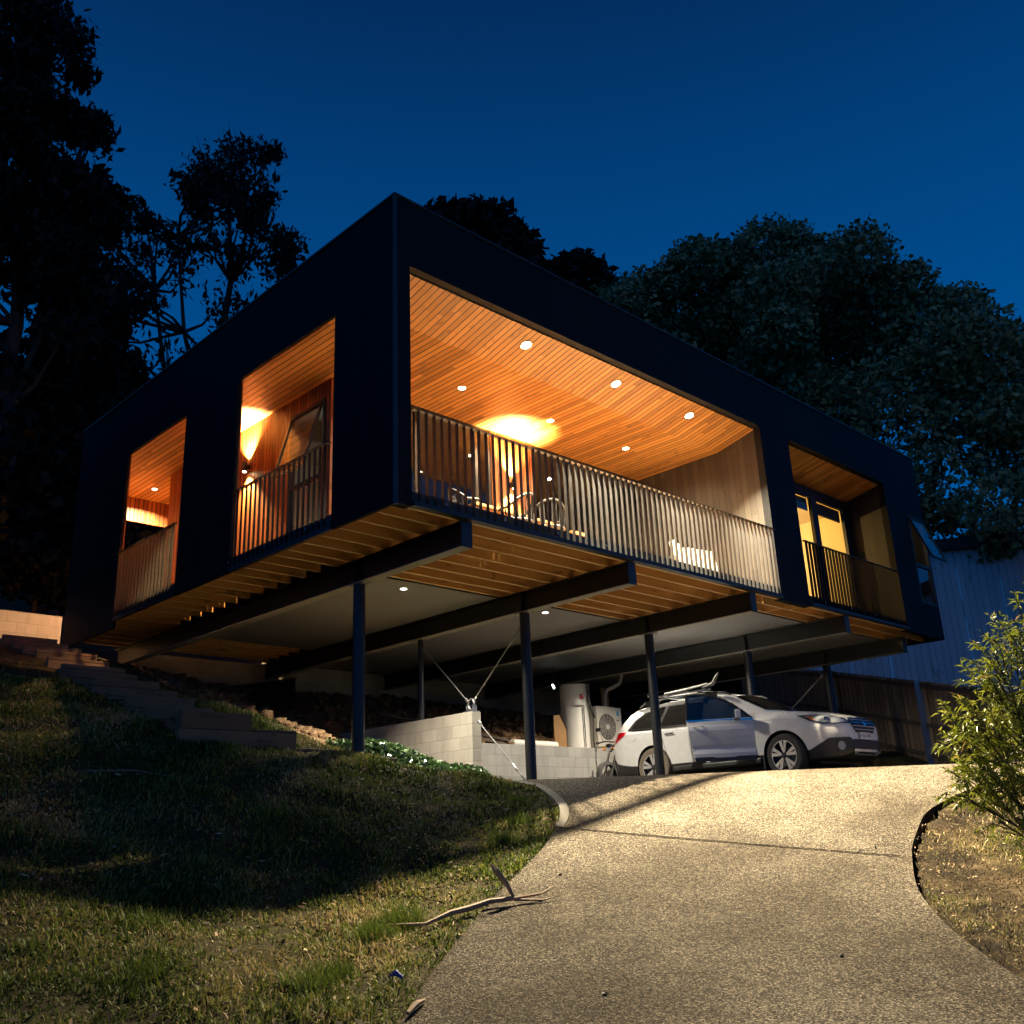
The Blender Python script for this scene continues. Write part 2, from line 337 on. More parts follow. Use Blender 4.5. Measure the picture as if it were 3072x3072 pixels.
CP=[(-4.28,-1.29,-4.02),(-2.05,-1.35,-4.25),(-5.5,-3.7,-4.62),(-8,-6,-5.05),(-8,0,-3.6),(-12,-3,-4.1),(-13,-9,-5.6),(-5,3,-2.85),(-3,1.7,-2.85),
(-1.6,1.8,-2.66),(-.3,1.9,-2.68),(.6,2.0,-2.72),(1.08,2.1,-2.72),(1.6,1.3,-2.93),(2.2,1.95,-2.93),(3,2.9,-2.88),(4.05,3.5,-2.85),(-1.,.4,-3.3),(.8,.3,-3.35),(1.5,-.2,-3.42),
(-1.6,3.5,-2.08),(-1.6,5.3,-1.5),(-1.6,7,-.92),(-1.6,8.6,-.42),(-4,5.5,-1.5),(-4,9,-.3),(-.4,4,-1.9),(-.4,7,-1.0),(0,10,-.15),(2,3.4,-2.5),(2,5,-2.1),(2,8,-1.15),(2,10.2,-.45),
(3.9,5.,-2.5),(4.1,6.2,-2.2),(4.3,7.4,-1.75),(4.3,10.2,-.58),(7.6,10.2,-.55),(10.8,10.2,-.66),(14,10.2,-.7),(7,7.6,-1.35),(11,7.6,-1.4),(5,5.35,-2.15),(7.5,5.35,-2.14),(10,5.35,-2.14),(13,5.35,-2.2),
(0,13,.25),(-5,14,.9),(8,14,.2),(16,12,-.3),(17.2,4.6,-1.7),(16,2.2,-2.2),(15.2,.4,-2.7),(14.2,-1.9,-3.3),(-14,12,1.2),(-20,2,-2),(0,20,2.5),(15,20,1.),(24,8,-1),(24,-6,-3.2),
(3,-7,-4.6),(6,-6,-4.25),(9,-7.5,-4.2),(14,-8,-3.9),(2,-10,-4.9),(10,-14,-4.8),(-3,-14,-5.4)]
for i,(x,y) in enumerate(LP[1:17]):CP.append((x,y,float(Zd(x,y))-.015 if i<9 else float(Zd(x,y))+.02))
for i,(x,y) in enumerate(RP[1:20]):
    dz=-.02 if i<7 else -.05
    CP.append((x,y,float(Zd(x,y))+dz))
CPa=np.array(CP)
def tps_fit(P,lam=2e-3):
    n=len(P);d=np.hypot(P[:,None,0]-P[None,:,0],P[:,None,1]-P[None,:,1]);K=np.where(d>0,d*d*np.log(d+1e-12),0)+lam*np.eye(n)
    Q=np.c_[np.ones(n),P[:,:2]];A=np.block([[K,Q],[Q.T,np.zeros((3,3))]]);return np.linalg.solve(A,np.r_[P[:,2],0,0,0])
TW=tps_fit(CPa)
def Zl(x,y):
    x=np.asarray(x,float);y=np.asarray(y,float);r=TW[-3]+TW[-2]*x+TW[-1]*y
    for i,(px,py,_) in enumerate(CPa):
        d2=(x-px)**2+(y-py)**2;r=r+TW[i]*.5*d2*np.log(d2+1e-12)
    return r
def lump(x,y):
    return .035*np.sin(x*2.3+1.1*np.sin(y*1.7))*np.cos(y*2.9+x*.7)+.02*np.sin(x*6.1+y*3.3)*np.sin(y*5.2-x*2.1)
def ground_z(x,y):
    z=Zl(x,y);e=np.minimum(edge_dist(x,y,LP),edge_dist(x,y,RP));z=z+lump(x,y)*np.clip(e/.5,0,1)
    # fade to a gentle far plain
    r=np.hypot(x-3,y);far=np.clip((r-22)/12,0,1);z=z*(1-far)+far*np.clip(.10*(y)+-2.2,-5.5,6)
    return z
def grid(xs,ys,name,mat,hole=None):
    X,Y=np.meshgrid(xs,ys,indexing='ij');Z=ground_z(X,Y)
    ins=inside(X,Y,MASK);Z=np.where(ins,np.minimum(Z,Zd(X,Y))-.25,Z)
    V=np.stack([X,Y,Z],-1).reshape(-1,3);nx,ny=len(xs),len(ys)
    I=np.arange(nx*ny).reshape(nx,ny);F=np.stack([I[:-1,:-1],I[1:,:-1],I[1:,1:],I[:-1,1:]],-1).reshape(-1,4)
    return V,F
def axis(lo,a,b,hi,fine,ratio=1.25):
    c=list(np.arange(a,b+1e-6,fine));s=fine;x=b
    while x<hi:s*=ratio;x+=s;c.append(x)
    s=fine;x=a
    while x>lo:s*=ratio;x-=s;c.insert(0,x)
    return np.array(c)
xs=axis(-300,-8,16.5,300,.12);ys=axis(-300,-7.5,11,300,.12)
V,F=grid(xs,ys,'ground',None)
# keep two soils apart by material index
gnd=npmesh('ground',V,F,M['soil'],smooth=True);tag(gnd,kind='structure')
cen=V[F].mean(1);mi=np.zeros(len(F),int)
mi[(cen[:,0]>.9)&(cen[:,1]>3.2)&(cen[:,1]<10.4)&(cen[:,0]<15.3)]=1
mi[((cen[:,0]>-2)&(cen[:,1]<-3.3)&(cen[:,0]>cen[:,1]*0-2)&~(cen[:,0]<-1))|((cen[:,0]>0)&(cen[:,1]<-3))]=2
gnd.data.materials.append(M['clay']);gnd.data.materials.append(M['mulch']);gnd.data.polygons.foreach_set('material_index',mi)
# driveway: ruled sheet between its two edges, with edge thickness
def resample(P,n):
    P=np.array(P,float);return P
n=len(LP);sub=6;m=44;Lf=[];Rf=[]
def cr(P,i,t):
    p0,p1,p2,p3=[np.array(P[max(0,min(len(P)-1,j))]) for j in(i-1,i,i+1,i+2)]
    return .5*((2*p1)+(-p0+p2)*t+(2*p0-5*p1+4*p2-p3)*t*t+(-p0+3*p1-3*p2+p3)*t**3)
for i in range(n-1):
    lin=i>=16
    for k in range(sub):
        t=k/sub;Lf.append(np.array(LP[i])*(1-t)+np.array(LP[i+1])*t if lin else cr(LP,i,t));Rf.append(cr(RP,i,t))
Lf.append(np.array(LP[-1]));Rf.append(np.array(RP[-1]));Lf=np.array(Lf);Rf=np.array(Rf);N=len(Lf)
T=np.linspace(0,1,m)[None,:,None];G=Lf[:,None]*(1-T)+Rf[:,None]*T
Z=Zd(G[...,0],G[...,1]);V=np.dstack([G,Z]).reshape(-1,3)
I=np.arange(N*m).reshape(N,m);F=np.stack([I[:-1,:-1],I[:-1,1:],I[1:,1:],I[1:,:-1]],-1).reshape(-1,4)
sk=[];fk=[];b=len(V)
for e in (I[:,0],I[:,-1]):
    s=V[e].copy();s[:,2]-=.3;sk.append(s);j=np.arange(b,b+N);b+=N
    q=np.stack([e[:-1],e[1:],j[1:],j[:-1]],-1)
    fk.append(q if e is not I[:,0] else q)
V=np.vstack([V]+sk);F=np.vstack([F]+fk)
drive=npmesh('driveway',V,F,M['aggregate'],smooth=False);tag(drive,kind='structure')
def strip(name,pts,w,h,mat,parent,lift=.004,zf=Zd):
    V=[];
    P=np.array(pts,float)
    for i in range(len(P)):
        d=P[min(i+1,len(P)-1)]-P[max(i-1,0)];d/=np.linalg.norm(d)+1e-9;nn=np.array([-d[1],d[0]])*w/2
        for s in(-1,1):
            q=P[i]+nn*s;z=float(zf(q[0],q[1]));V.append((q[0],q[1],z+lift));
            if h:V.append((q[0],q[1],z-.1))
    mb=MB();k=4 if h else 2;n=len(P)
    V2=[];
    if h:
        mb.v=[(x,y,(z+h*min(1,(i//4+.05)/9)-lift) if i%2==0 else z) for i,(x,y,z) in enumerate(V)]
        for i in range(n-1):
            a=i*4;b=a+4;mb.f+=[(a,b,b+2,a+2),(a+1,b+1,b,a),(a+2,b+2,b+3,a+3)];mb.m+=[0]*3
        mb.f+=[(0,2,3,1),((n-1)*4,(n-1)*4+1,(n-1)*4+3,(n-1)*4+2)];mb.m+=[0,0]
    else:
        mb.v=V
        for i in range(n-1):
            a=i*2;mb.f.append((a,a+2,a+3,a+1));mb.m.append(0)
    return mb.build(name,mat,parent)
J=[np.array((1.37,-1.06))*(1-t)+np.array((2.75,-4.13))*t for t in np.linspace(0,1,40)]
strip('expansion_joint',J,.026,0,M['joint_filler'],drive,.009)
CR=[(2.6,-3.8),(2.72,-3.78),(2.86,-3.86),(2.97,-3.8),(3.1,-3.93),(3.2,-4.0)]
strip('crack',CR,.012,0,M['joint_filler'],drive,.009)
kerbL=[Lf[i]+np.array([.05,.0]) for i in range(9*sub,17*sub+1)]
o=strip('kerb',kerbL,.10,.05,M['concrete'],None);tag(o,kind='structure')
# ------------------------------------------------------------------ house
X1,X2,X3,X4,XE=.242,8.49,9.484,13.441,15.28
YB=10.12;H=4.25;ZC=3.05;ZL=3.28
house=empty('house',(0,0,0),'dark timber clad house with lit cedar balconies raised on steel posts','house')
def hb(name,mat,boxes,parent=house,bevel=0):
    mb=MB()
    for b in boxes:mb.box(*b)
    return mb.build(name,mat,parent,bevel=bevel)
# front cladding pieces (thickness .16), left cladding (thickness .14)
tf=.14
hb('front_pier',M['char_x'],[(0.0,X1,0,tf,0,H)])
hb('front_pier',M['char_x'],[(X2,X3,0,tf,-.02,H)])
hb('front_pier',M['char_x'],[(X4,14.42,0,tf,-.02,H),(15.22,XE,0,tf,-.02,H),(14.42,15.22,0,tf,-.02,.72),(14.42,15.22,0,tf,2.72,H)])
hb('front_parapet',M['char_x'],[(X1,X2,0,.12,ZL,H),(X3,X4,0,.12,ZL,H)])
hb('corner_trim',M['band'],[(-.012,.03,-.014,.03,-.02,H+.01)])
L1=(1.322,3.891);L2=(5.605,7.851)
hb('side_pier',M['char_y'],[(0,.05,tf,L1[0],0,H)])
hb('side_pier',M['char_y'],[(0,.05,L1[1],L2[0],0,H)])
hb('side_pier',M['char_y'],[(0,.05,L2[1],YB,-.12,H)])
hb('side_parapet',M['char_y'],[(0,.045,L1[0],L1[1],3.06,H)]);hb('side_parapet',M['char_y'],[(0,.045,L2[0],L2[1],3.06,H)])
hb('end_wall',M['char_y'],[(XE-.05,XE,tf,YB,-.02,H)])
hb('rear_wall',M['char_x'],[(4.2,XE-.05,YB-.1,YB,.0,H),(.05,4.2,YB-.1,YB,3.07,H)])
hb('roof',M['roof'],[(.05,XE-.05,.12,YB-.1,H-.25,H-.1)])
hb('parapet_cap',M['band'],[(-.02,XE+.02,-.02,.16,H,H+.03),(-.02,.16,.16,YB,H,H+.03)])
# linings of the piers on the inside of the side walk
for b_ in((.052,.075,L1[1],L2[0],.2,ZC),(.052,.075,L2[1],YB-.1,.2,ZC),(.052,.075,tf,L1[0],.2,ZC)):hb('pier_lining',M['cedar_y'],[b_])
# fascia bands
hb('floor_fascia',M['band'],[(X1,X2,.02,.05,.06,.2),(X1,X2,-.055,.05,0,.055)])
hb('floor_fascia',M['band'],[(X3,X4,.02,.05,.06,.2),(X3,X4,-.055,.05,0,.055)])
hb('floor_fascia',M['band'],[(-.01,.045,L1[0]+.0,L1[1],0,.2)]);hb('floor_fascia',M['band'],[(-.01,.045,L2[0],L2[1],0,.2)])
# sloping cedar ceilings
cl=MB()
def sheet(mb,pts,th=.02):
    n=len(pts);v=[tuple(p) for p in pts]+[(p[0],p[1],p[2]+th) for p in pts]
    f=[tuple(reversed(range(n))),tuple(range(n,2*n))]+[(i,(i+1)%n,n+(i+1)%n,n+i) for i in range(n)]
    mb.add(v,f)
YC=.955
sheet(cl,[(.05,.121,ZL-.03),(X2+.02,.121,ZL-.03),(X2+.02,YC,ZC),(.05,YC,ZC)])
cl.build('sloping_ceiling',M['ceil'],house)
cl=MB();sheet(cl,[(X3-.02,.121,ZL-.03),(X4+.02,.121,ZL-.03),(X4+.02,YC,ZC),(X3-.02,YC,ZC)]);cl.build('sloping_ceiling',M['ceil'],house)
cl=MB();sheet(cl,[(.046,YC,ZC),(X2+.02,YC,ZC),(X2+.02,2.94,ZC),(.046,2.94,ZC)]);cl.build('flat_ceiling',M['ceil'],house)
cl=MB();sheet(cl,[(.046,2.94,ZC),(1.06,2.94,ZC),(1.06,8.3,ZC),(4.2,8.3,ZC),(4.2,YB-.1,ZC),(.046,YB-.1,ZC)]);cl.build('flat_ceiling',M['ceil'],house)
hb('ceiling_trim',M['frame'],[(.05,X1+.0,.12,.121,3.0,3.2)])
# deck side walls
hb('deck_side_wall',M['grey_y'],[(X2,X2+.04,tf,2.95,.2,ZL)])
hb('recess_side_wall',M['darkwood_y'],[(X4,X4+.04,tf,.95,.2,ZL)])
hb('recess_side_wall',M['darkwood_y'],[(X3-.04,X3,tf,.95,.2,ZL)])
# cedar wall along the side walk with awning window and slim lights
YW0,YW1=2.92,8.28
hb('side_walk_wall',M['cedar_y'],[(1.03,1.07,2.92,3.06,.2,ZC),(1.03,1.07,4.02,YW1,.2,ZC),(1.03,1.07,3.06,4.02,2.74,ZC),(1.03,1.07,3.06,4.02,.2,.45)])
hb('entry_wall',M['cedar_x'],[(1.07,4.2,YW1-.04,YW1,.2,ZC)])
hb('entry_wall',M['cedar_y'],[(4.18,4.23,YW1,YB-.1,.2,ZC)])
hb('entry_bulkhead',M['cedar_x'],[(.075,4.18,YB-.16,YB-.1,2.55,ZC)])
def frame(mb,ax,u0,u1,z0,z1,p,w=.05,d=.05):
    """rect frame in plane; ax 'x' -> runs along x at y=p ; 'y' -> runs along y at x=p"""
    for a,b,c,e in((u0,u1,z0,z0+w),(u0,u1,z1-w,z1),(u0,u0+w,z0+w,z1-w),(u1-w,u1,z0+w,z1-w)):
        if ax=='x':mb.box(a,b,p,p+d,c,e)
        else:mb.box(p,p+d,a,b,c,e)
    return mb
# awning window in the side walk wall (top hung, pushed outwards)
aw=frame(MB(),'y',3.06,4.02,.45,2.74,1.0,.045,.06);aw.box(1.0,1.06,3.105,3.975,1.48,1.54)
awo=aw.build('window_frame',M['frame'],house)
MB().box(1.03,1.036,3.105,3.975,.495,1.48).build('window_pane',M['glass'],awo)
a=RAD(16);s_=MB();c0=Vector((1.0,3.54,2.69));dn=Vector((-math.sin(a),0,-math.cos(a)));nx=Vector((math.cos(a),0,-math.sin(a)))
LN=1.14
for (u,v,hu,hv) in((0,-.022,.435,.022),(0,LN-.022,.435,.022),(-.413,LN/2,.022,LN/2),(.413,LN/2,.022,LN/2)):
    s_.obox(c0+dn*(v if v>0 else .022)+Vector((0,u,0)),Vector((0,hu,0)),dn*hv,nx*.02)
sash=s_.build('open_sash',M['frame'],awo)
MB().obox(c0+dn*LN/2,Vector((0,.39,0)),dn*(LN/2-.044),nx*.003).build('sash_pane',M['glass'],sash)
# rear glass of the main deck
YG=2.92
hb('deck_rear_wall',M['cedar_x'],[(4.35,5.38,YG-.02,YG+.04,.2,ZC)])
g=MB();frame(g,'x',1.07,4.35,.2,ZC,YG,.06,.06);g.box(2.66,2.74,YG-.002,YG+.058,.26,ZC-.06);g.box(3.98,4.04,YG-.002,YG+.058,.26,ZC-.06)
gf=g.build('sliding_door_frame',M['frame'],house)
MB().box(1.13,2.66,YG+.02,YG+.026,.26,ZC-.06).build('door_pane',M['glass'],gf);MB().box(2.74,3.98,YG+.03,YG+.036,.26,ZC-.06).build('door_pane',M['glass'],gf);MB().box(4.04,4.29,YG+.03,YG+.036,.26,ZC-.06).build('door_pane',M['glass'],gf)
g=MB();frame(g,'x',5.38,X2,.2,ZC,YG,.06,.06);g.box(6.36,6.44,YG-.002,YG+.058,.26,ZC-.06);g.box(7.4,7.48,YG-.002,YG+.058,.26,ZC-.06)
gf=g.build('sliding_door_frame',M['frame'],house)
for a0,b0 in((5.44,6.36),(6.44,7.4),(7.48,X2-.06)):MB().box(a0,b0,YG+.02,YG+.026,.26,ZC-.06).build('door_pane',M['glass'],gf)
# living room interior shell
hb('living_room_lining',M['dark_int'],[(1.08,8.45,6.2,6.25,.2,ZC),(1.075,1.1,4.1,6.2,.2,ZC),(8.44,8.48,3,6.2,.2,ZC),(1.08,8.45,YG+.07,6.2,ZC,ZC+.02)])
hb('living_room_floor',M['deckboard'],[(1.08,8.48,YG+.06,6.2,.17,.2)])
hb('curtain',M['tray'],[(1.5+.09*i,1.55+.09*i,3.35+.03*(i%2),3.38+.03*(i%2),.25,2.95) for i in range(15)]+[(1.5,2.9,3.385,3.4,.25,2.95)])
# recess window with a lit room behind
YR=.9
g=MB();frame(g,'x',9.6,13.3,.2,2.93,YR,.1,.07);g.box(11.8,12.02,YR-.002,YR+.072,.3,2.83);g.box(10.0,10.2,YR-.002,YR+.072,.3,2.83)
rf=g.build('window_frame',M['frame'],house)
for a0,b0 in((9.7,10.0),(10.2,11.8),(12.02,13.2)):MB().box(a0,b0,YR+.02,YR+.026,.3,2.83).build('window_pane',M['clear_glass'],rf)
hb('recess_lintel',M['frame'],[(X3,X4,YR,YR+.08,2.93,ZC),(X3,9.6,YR,YR+.08,.2,2.93),(13.3,X4,YR,YR+.08,.2,2.93)])
hb('bedroom_lining',M['cream'],[(9.55,13.75,4.4,4.45,.2,2.95),(9.5,9.55,YR+.08,4.4,.2,2.95),(13.75,13.8,YR+.08,4.4,.2,2.95),(9.5,13.8,YR+.09,4.45,2.95,2.97)])
hb('bedroom_cupboard',M['dark_int'],[(12.2,13.75,3.6,4.38,.2,2.25)])
hb('bedroom_floor',M['deckboard'],[(9.55,13.75,YR+.08,4.4,.17,.2)])
hb('roller_blind',M['dark_int'],[(10.2,11.8,YR+.10,YR+.13,2.56,2.83),(12.02,13.2,YR+.10,YR+.13,2.56,2.83)])
# corner window in the front wall, upper sash pushed open
g=frame(MB(),'x',14.42,15.22,.72,2.72,-.004,.05,.07);g.box(14.47,15.17,-.002,.06,1.56,1.63);cw=g.build('window_frame',M['frame'],house)
MB().box(14.47,15.17,.03,.036,.77,1.56).build('window_pane',M['glass'],cw)
a=RAD(20);c0=Vector((14.82,-.01,2.69));dn=Vector((0,-math.sin(a),-math.cos(a)));ny=Vector((0,math.cos(a),-math.sin(a)));LN=1.08
s_=MB()
for (u,v,hu,hv) in((0,.02,.37,.02),(0,LN-.02,.37,.02),(-.35,LN/2,.02,LN/2),(.35,LN/2,.02,LN/2)):
    s_.obox(c0+dn*v+Vector((u,0,0)),Vector((hu,0,0)),dn*hv,ny*.018)
sash=s_.build('open_sash',M['frame'],cw);MB().obox(c0+dn*LN/2,Vector((.33,0,0)),dn*(LN/2-.04),ny*.003).build('sash_pane',M['glass'],sash)
hb('corner_room_lining',M['cream'],[(14.0,15.2,1.6,1.63,.2,3.0),(13.98,14.0,.2,1.6,.2,3.0)])
# ------- floor structure
# deck boards (gaps let the light through) as one planked floor part each
def planks(name,x0,x1,y0,y1,pitch=.098,gap=.0015):
    mb=MB();x=x0
    while x<x1-.01:
        mb.box(x,min(x+pitch-gap,x1),y0,y1,.18,.2);x+=pitch
    return mb.build(name,M['deckboard'],house)
planks('deck_boards',.06,X2,.055,YG)
planks('deck_boards',X3,X4,.055,YR)
planks('deck_boards',.06,1.02,YG,YB-.1)
planks('deck_boards',1.02,4.15,YW1,YB+.12)
def joist(x0,x1,y,z0=0.0,h=.172,w=.045):
    mb=MB().box(x0,x1,y,y+w,z0,z0+h);mb.m[0]=1;mb.build('floor_joist',[M['pine'],M['pine_lit_underside']],house)  # bottom face takes the painted-light pine, sides the plain pine
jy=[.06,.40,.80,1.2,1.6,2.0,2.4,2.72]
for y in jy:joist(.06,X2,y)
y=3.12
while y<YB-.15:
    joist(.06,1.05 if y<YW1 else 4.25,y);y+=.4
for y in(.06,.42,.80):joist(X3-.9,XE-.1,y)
hb('joist_trimmer',M['pine'],[(X3-.05,X3-.005,.105,.42,.0,.17),(9.25,9.295,.105,.8,0,.17)])
hb('house_floor_underside',M['soffit'],[(1.07,X2+.3,2.79,YW1,-.01,.0),(X2+.3,XE-.1,.87,YW1,-.01,.0),(4.27,XE-.1,YW1,YB-.12,-.01,.0)])
hb('underside_edge_trim',M['black_steel'],[(1.07,X2-.1,2.772,2.79,-.022,.03),(X2-.1,XE-.1,.848,.868,-.022,.03)])
# downlights
def downlight(x,y,z,r=.05,mat='lamp',w=0,size=158,blend=.25,col=(1,.80,.52),tilt=0,group=None,lab=None,rad=.035,spr=150):
    root=empty('ceiling_downlight',(x,y,z),lab,'downlight',group=group)
    MB().lathe([(r*1.25,-.004),(r*1.25,.0),(r*.9,.004),(r*.9,.02)],n=20).build('trim_ring',M['chrome'],root,local=True)
    mb=MB();n=20;mb.v=[(r*.95*math.cos(2*PI*k/n),r*.95*math.sin(2*PI*k/n),-.001) for k in range(n)];mb.f=[tuple(range(n-1,-1,-1))];mb.m=[0];mb.build('lamp_face',M[mat],root,local=True)
    if w:
        ld=bpy.data.lights.new('downlight_beam','AREA');ld.shape='DISK';ld.size=.1;ld.spread=RAD(spr);ld.energy=w;ld.color=col
        lo=bpy.data.objects.new('downlight_beam',ld);COL.objects.link(lo);lo.parent=root;lo.location=(0,0,-.02);lo.rotation_euler=(0,0,0)
    root.rotation_euler=(tilt,0,0)
    return root
WOUT=1000;WIN=70
for i,(x,w) in enumerate(((2.77,'nearest the dark corner pillar'),(4.84,'middle of the front row'),(6.85,'at the far right of the front row'))):
    downlight(x,.41,ZL-.03-.2743*(.41-.121)-.004,.075,'lamp',WOUT,172,.12,(1,.83,.54),tilt=RAD(-15.4),spr=113,group='downlights in the cedar ceiling',lab='bright round downlight in the sloping cedar strip, '+w)
for i,(x,w) in enumerate(((2.83,'left of the wall lamp'),(4.87,'above the glowing wall lamp patch'),(6.92,'right of the wall lamp'))):
    downlight(x,1.93,ZC-.002,.06,'lamp',WIN,150,.3,(1,.74,.42),group='downlights in the cedar ceiling',lab='small downlight in the rear cedar ceiling, '+w)
downlight(1.15,9.24,ZC-.002,.05,'lamp_far',420,168,.2,(1,.66,.34),group='downlights in the cedar ceiling',lab='single downlight seen through the far left opening')
UG='downlights under the house'
downlight(2.63,3.2,-.012,.055,'lamp_far',150,160,.3,(1,.90,.72),spr=118,group=UG,lab='downlight in the grey underside nearest the left front post')
downlight(5.76,3.13,-.012,.055,'lamp_far',150,160,.3,(1,.90,.72),spr=136,group=UG,lab='downlight in the grey underside above the leaning brace and second post')
downlight(9.0,3.1,-.012,.055,'lamp_far',190,160,.3,(1,.88,.70),spr=138,group=UG,lab='downlight in the grey underside straight above the white car')
downlight(12.2,3.1,-.012,.05,'lamp_far',25,160,.3,(1,.88,.70),group=UG,lab='downlight in the grey underside beyond the white car')
# bedroom lamp (lit room)
def plight(parent,name,loc,w,col,r=.08,typ='POINT',rot=None,size=None,blend=.3):
    ld=bpy.data.lights.new(name,typ);ld.energy=w;ld.color=col;ld.shadow_soft_size=r
    if typ=='SPOT':ld.spot_size=size;ld.spot_blend=blend
    lo=bpy.data.objects.new(name,ld);COL.objects.link(lo);lo.parent=parent;lo.location=loc
    if rot:lo.rotation_euler=rot
    return lo
bl=empty('bedroom_pendant_lamp',(11.6,2.6,2.45),'unseen ceiling lamp that fills the yellow lit bedroom','lamp')
MB().lathe([(.0,.12),(.03,.12),(.12,.0),(.14,-.12),(.135,-.12),(.11,0)],n=20).build('lamp_shade',M['cushion'],bl,smooth=True,local=True)
MB().tube([(0,0,.12),(0,0,.35)],.006,6).build('cord',M['ink'],bl,local=True)
plight(bl,'lamp_bulb',(0,0,-.2),260,(1,.66,.22),.05)
ll=empty('living_room_lamp',(2.2,4.7,2.6),'dim ceiling lamp inside behind the balcony sliding doors','lamp')
MB().lathe([(.0,.10),(.03,.10),(.10,.0),(.12,-.10),(.115,-.10),(.09,0)],n=20).build('lamp_shade',M['cushion'],ll,smooth=True,local=True)
MB().tube([(0,0,.10),(0,0,.44)],.006,6).build('cord',M['ink'],ll,local=True)
plight(ll,'lamp_bulb',(0,0,-.2),25,(1,.82,.6),.05)
cl_=empty('corner_room_lamp',(14.6,1.0,2.7),'dim lamp inside the narrow corner window room','lamp')
MB().lathe([(.0,.08),(.03,.08),(.08,.0),(.09,-.08),(.085,-.08)],n=16).build('lamp_shade',M['cushion'],cl_,smooth=True,local=True)
plight(cl_,'lamp_bulb',(0,0,-.15),9,(1,.8,.5),.04)
# wall lamps: up/down cylinders
def wall_lamp(loc,nx,ny,lab,wu,wd):
    root=empty('wall_lamp',loc,lab,'wall lamp',group='up and down wall lamps')
    MB().lathe([(.0,-.085),(.04,-.085),(.042,-.08),(.042,.08),(.04,.085),(0,.085)],(nx*.085,ny*.085,0),n=18).build('body',M['black_plastic'],root,smooth=True,local=True)
    MB().obox(Vector((nx,ny,0))*.022,Vector((nx,ny,0))*.022,Vector((-ny,nx,0))*.03,(0,0,.045)).build('bracket',M['black_plastic'],root,local=True)
    for s in(-1,1):
        mb=MB();n=16;mb.v=[(nx*.085+.034*math.cos(2*PI*k/n),ny*.085+.034*math.sin(2*PI*k/n),s*.087) for k in range(n)];mb.f=[tuple(range(n)) if s>0 else tuple(reversed(range(n)))];mb.m=[0];mb.build('lamp_face',M['tube_glow'],root,local=True)
    plight(root,'upward_beam',(nx*.085,ny*.085,.10),wu,(1,.62,.26),.03,'SPOT',(PI,0,0),RAD(100),.8)
    plight(root,'downward_beam',(nx*.085,ny*.085,-.10),wd,(1,.62,.26),.03,'SPOT',(0,0,0),RAD(100),.8)
wall_lamp((4.80,YG-.02,2.12),0,-1,'lit up and down lamp on the cedar panel behind the dining chairs',2300,900)
wall_lamp((1.03,5.32,2.28),-1,0,'lit up and down lamp at the left edge of the middle side opening',2300,1100)
# balustrades
BG='black steel balustrades'
def balustrade(ax,a0,a1,top,lab,off=-.03,bw=.025,mat='bar'):
    """ax 'x' front / 'y' side"""
    loc=((a0+a1)/2,off,0) if ax=='x' else (off,(a0+a1)/2,0)
    r=empty('balustrade',loc,lab,'balustrade',group=BG)
    mb=MB();
    def B(mb,u0,u1,p0,p1,z0,z1):
        if ax=='x':mb.box(u0,u1,p0,p1,z0,z1)
        else:mb.box(p0,p1,u0,u1,z0,z1)
    B(mb,a0+.005,a1-.005,off-.033,off+.033,top-.012,top);mb.build('top_rail',M['bar'],r)
    k=0;u=a0+.09
    while u<a1-.04:
        m2=MB();B(m2,u-.004,u+.004,off-bw,off+bw,.058,top-.0125);m2.build('baluster',M[mat],r);u+=.125
    m3=MB()
    u=a0+.09;i=0
    while u<a1-.04:
        if i%8==3:
            c=(u+.06,off+.012,.13) if ax=='x' else (off+.012,u+.06,.13)
            m3.obox(c,(.016,0,0),(0,.016,0),(0,0,.016))
        u+=.125;i+=1
    m3.build('fixing_bolt',M['galv'],r)
    return r
balustrade('x',X1,X2,1.26,'long black balustrade across the wide front balcony')
balustrade('x',X3,X4,1.24,'short black balustrade in front of the yellow lit window',mat='bar_shaded')
balustrade('y',L1[0],L1[1],1.185,'black balustrade in the middle side opening beside the corner pillar',-.045,.017,'bar_shaded')
balustrade('y',L2[0],L2[1],1.185,'black balustrade in the far left side opening',-.045,.024)
# ------------------------------------------------------------------ steel frame
BX=[1.13,4.37,7.59,10.84,14.1];ZB=-.345;BN=['leftmost of the five, ending beside the corner pillar','second from the left, over the cross braced post','third from the left, over the post in front of the car','fourth from the left, over the car windscreen','rightmost of the five, above the timber fence']
for i,(x,nm) in enumerate(zip(BX,BN)):
    y0=.02 if i!=4 else .4
    r=empty('steel_beam',(x,y0,ZB),'long black steel floor beam, '+nm,'steel beam',group='steel floor beams')
    MB().box(x-.005,x+.005,y0+.012,10.25,ZB+.012,-.024).build('web',M['black_steel'],r)
    MB().box(x-.085,x+.085,y0+.012,10.25,ZB,ZB+.012).build('bottom_flange',M['flange'],r)
    MB().box(x-.085,x+.085,y0+.012,10.25,-.024,-.012).build('top_flange',M['black_steel'],r)
    MB().box(x-.087,x+.087,y0,y0+.012,ZB-.002,-.012).build('end_plate',M['band'],r)
    for ys in(2.27,):
        MB().box(x-.08,x-.006,ys,ys+.01,ZB+.0125,-.0245).build('stiffener',M['black_steel'],r)
for i,x in enumerate(BX[:4]):
    for y in jy[1:7] if i<3 else []:
        hbk=MB().box(x-.075,x+.075,y+.052,y+.062,-.011,.17);hbk.build('joist_blocking',M['black_steel'],house)
PG='round black steel posts';PB=[-2.74,-3.05,-3.05,-3.05,-3.0]
PN=['tall black post standing in the grass bank at the left front','black post with two steel rods meeting it, right of the pale block wall','black post in front of the rear wheel of the white car','black post seen behind the car windscreen','black post right of the car bonnet, before the timber fence']
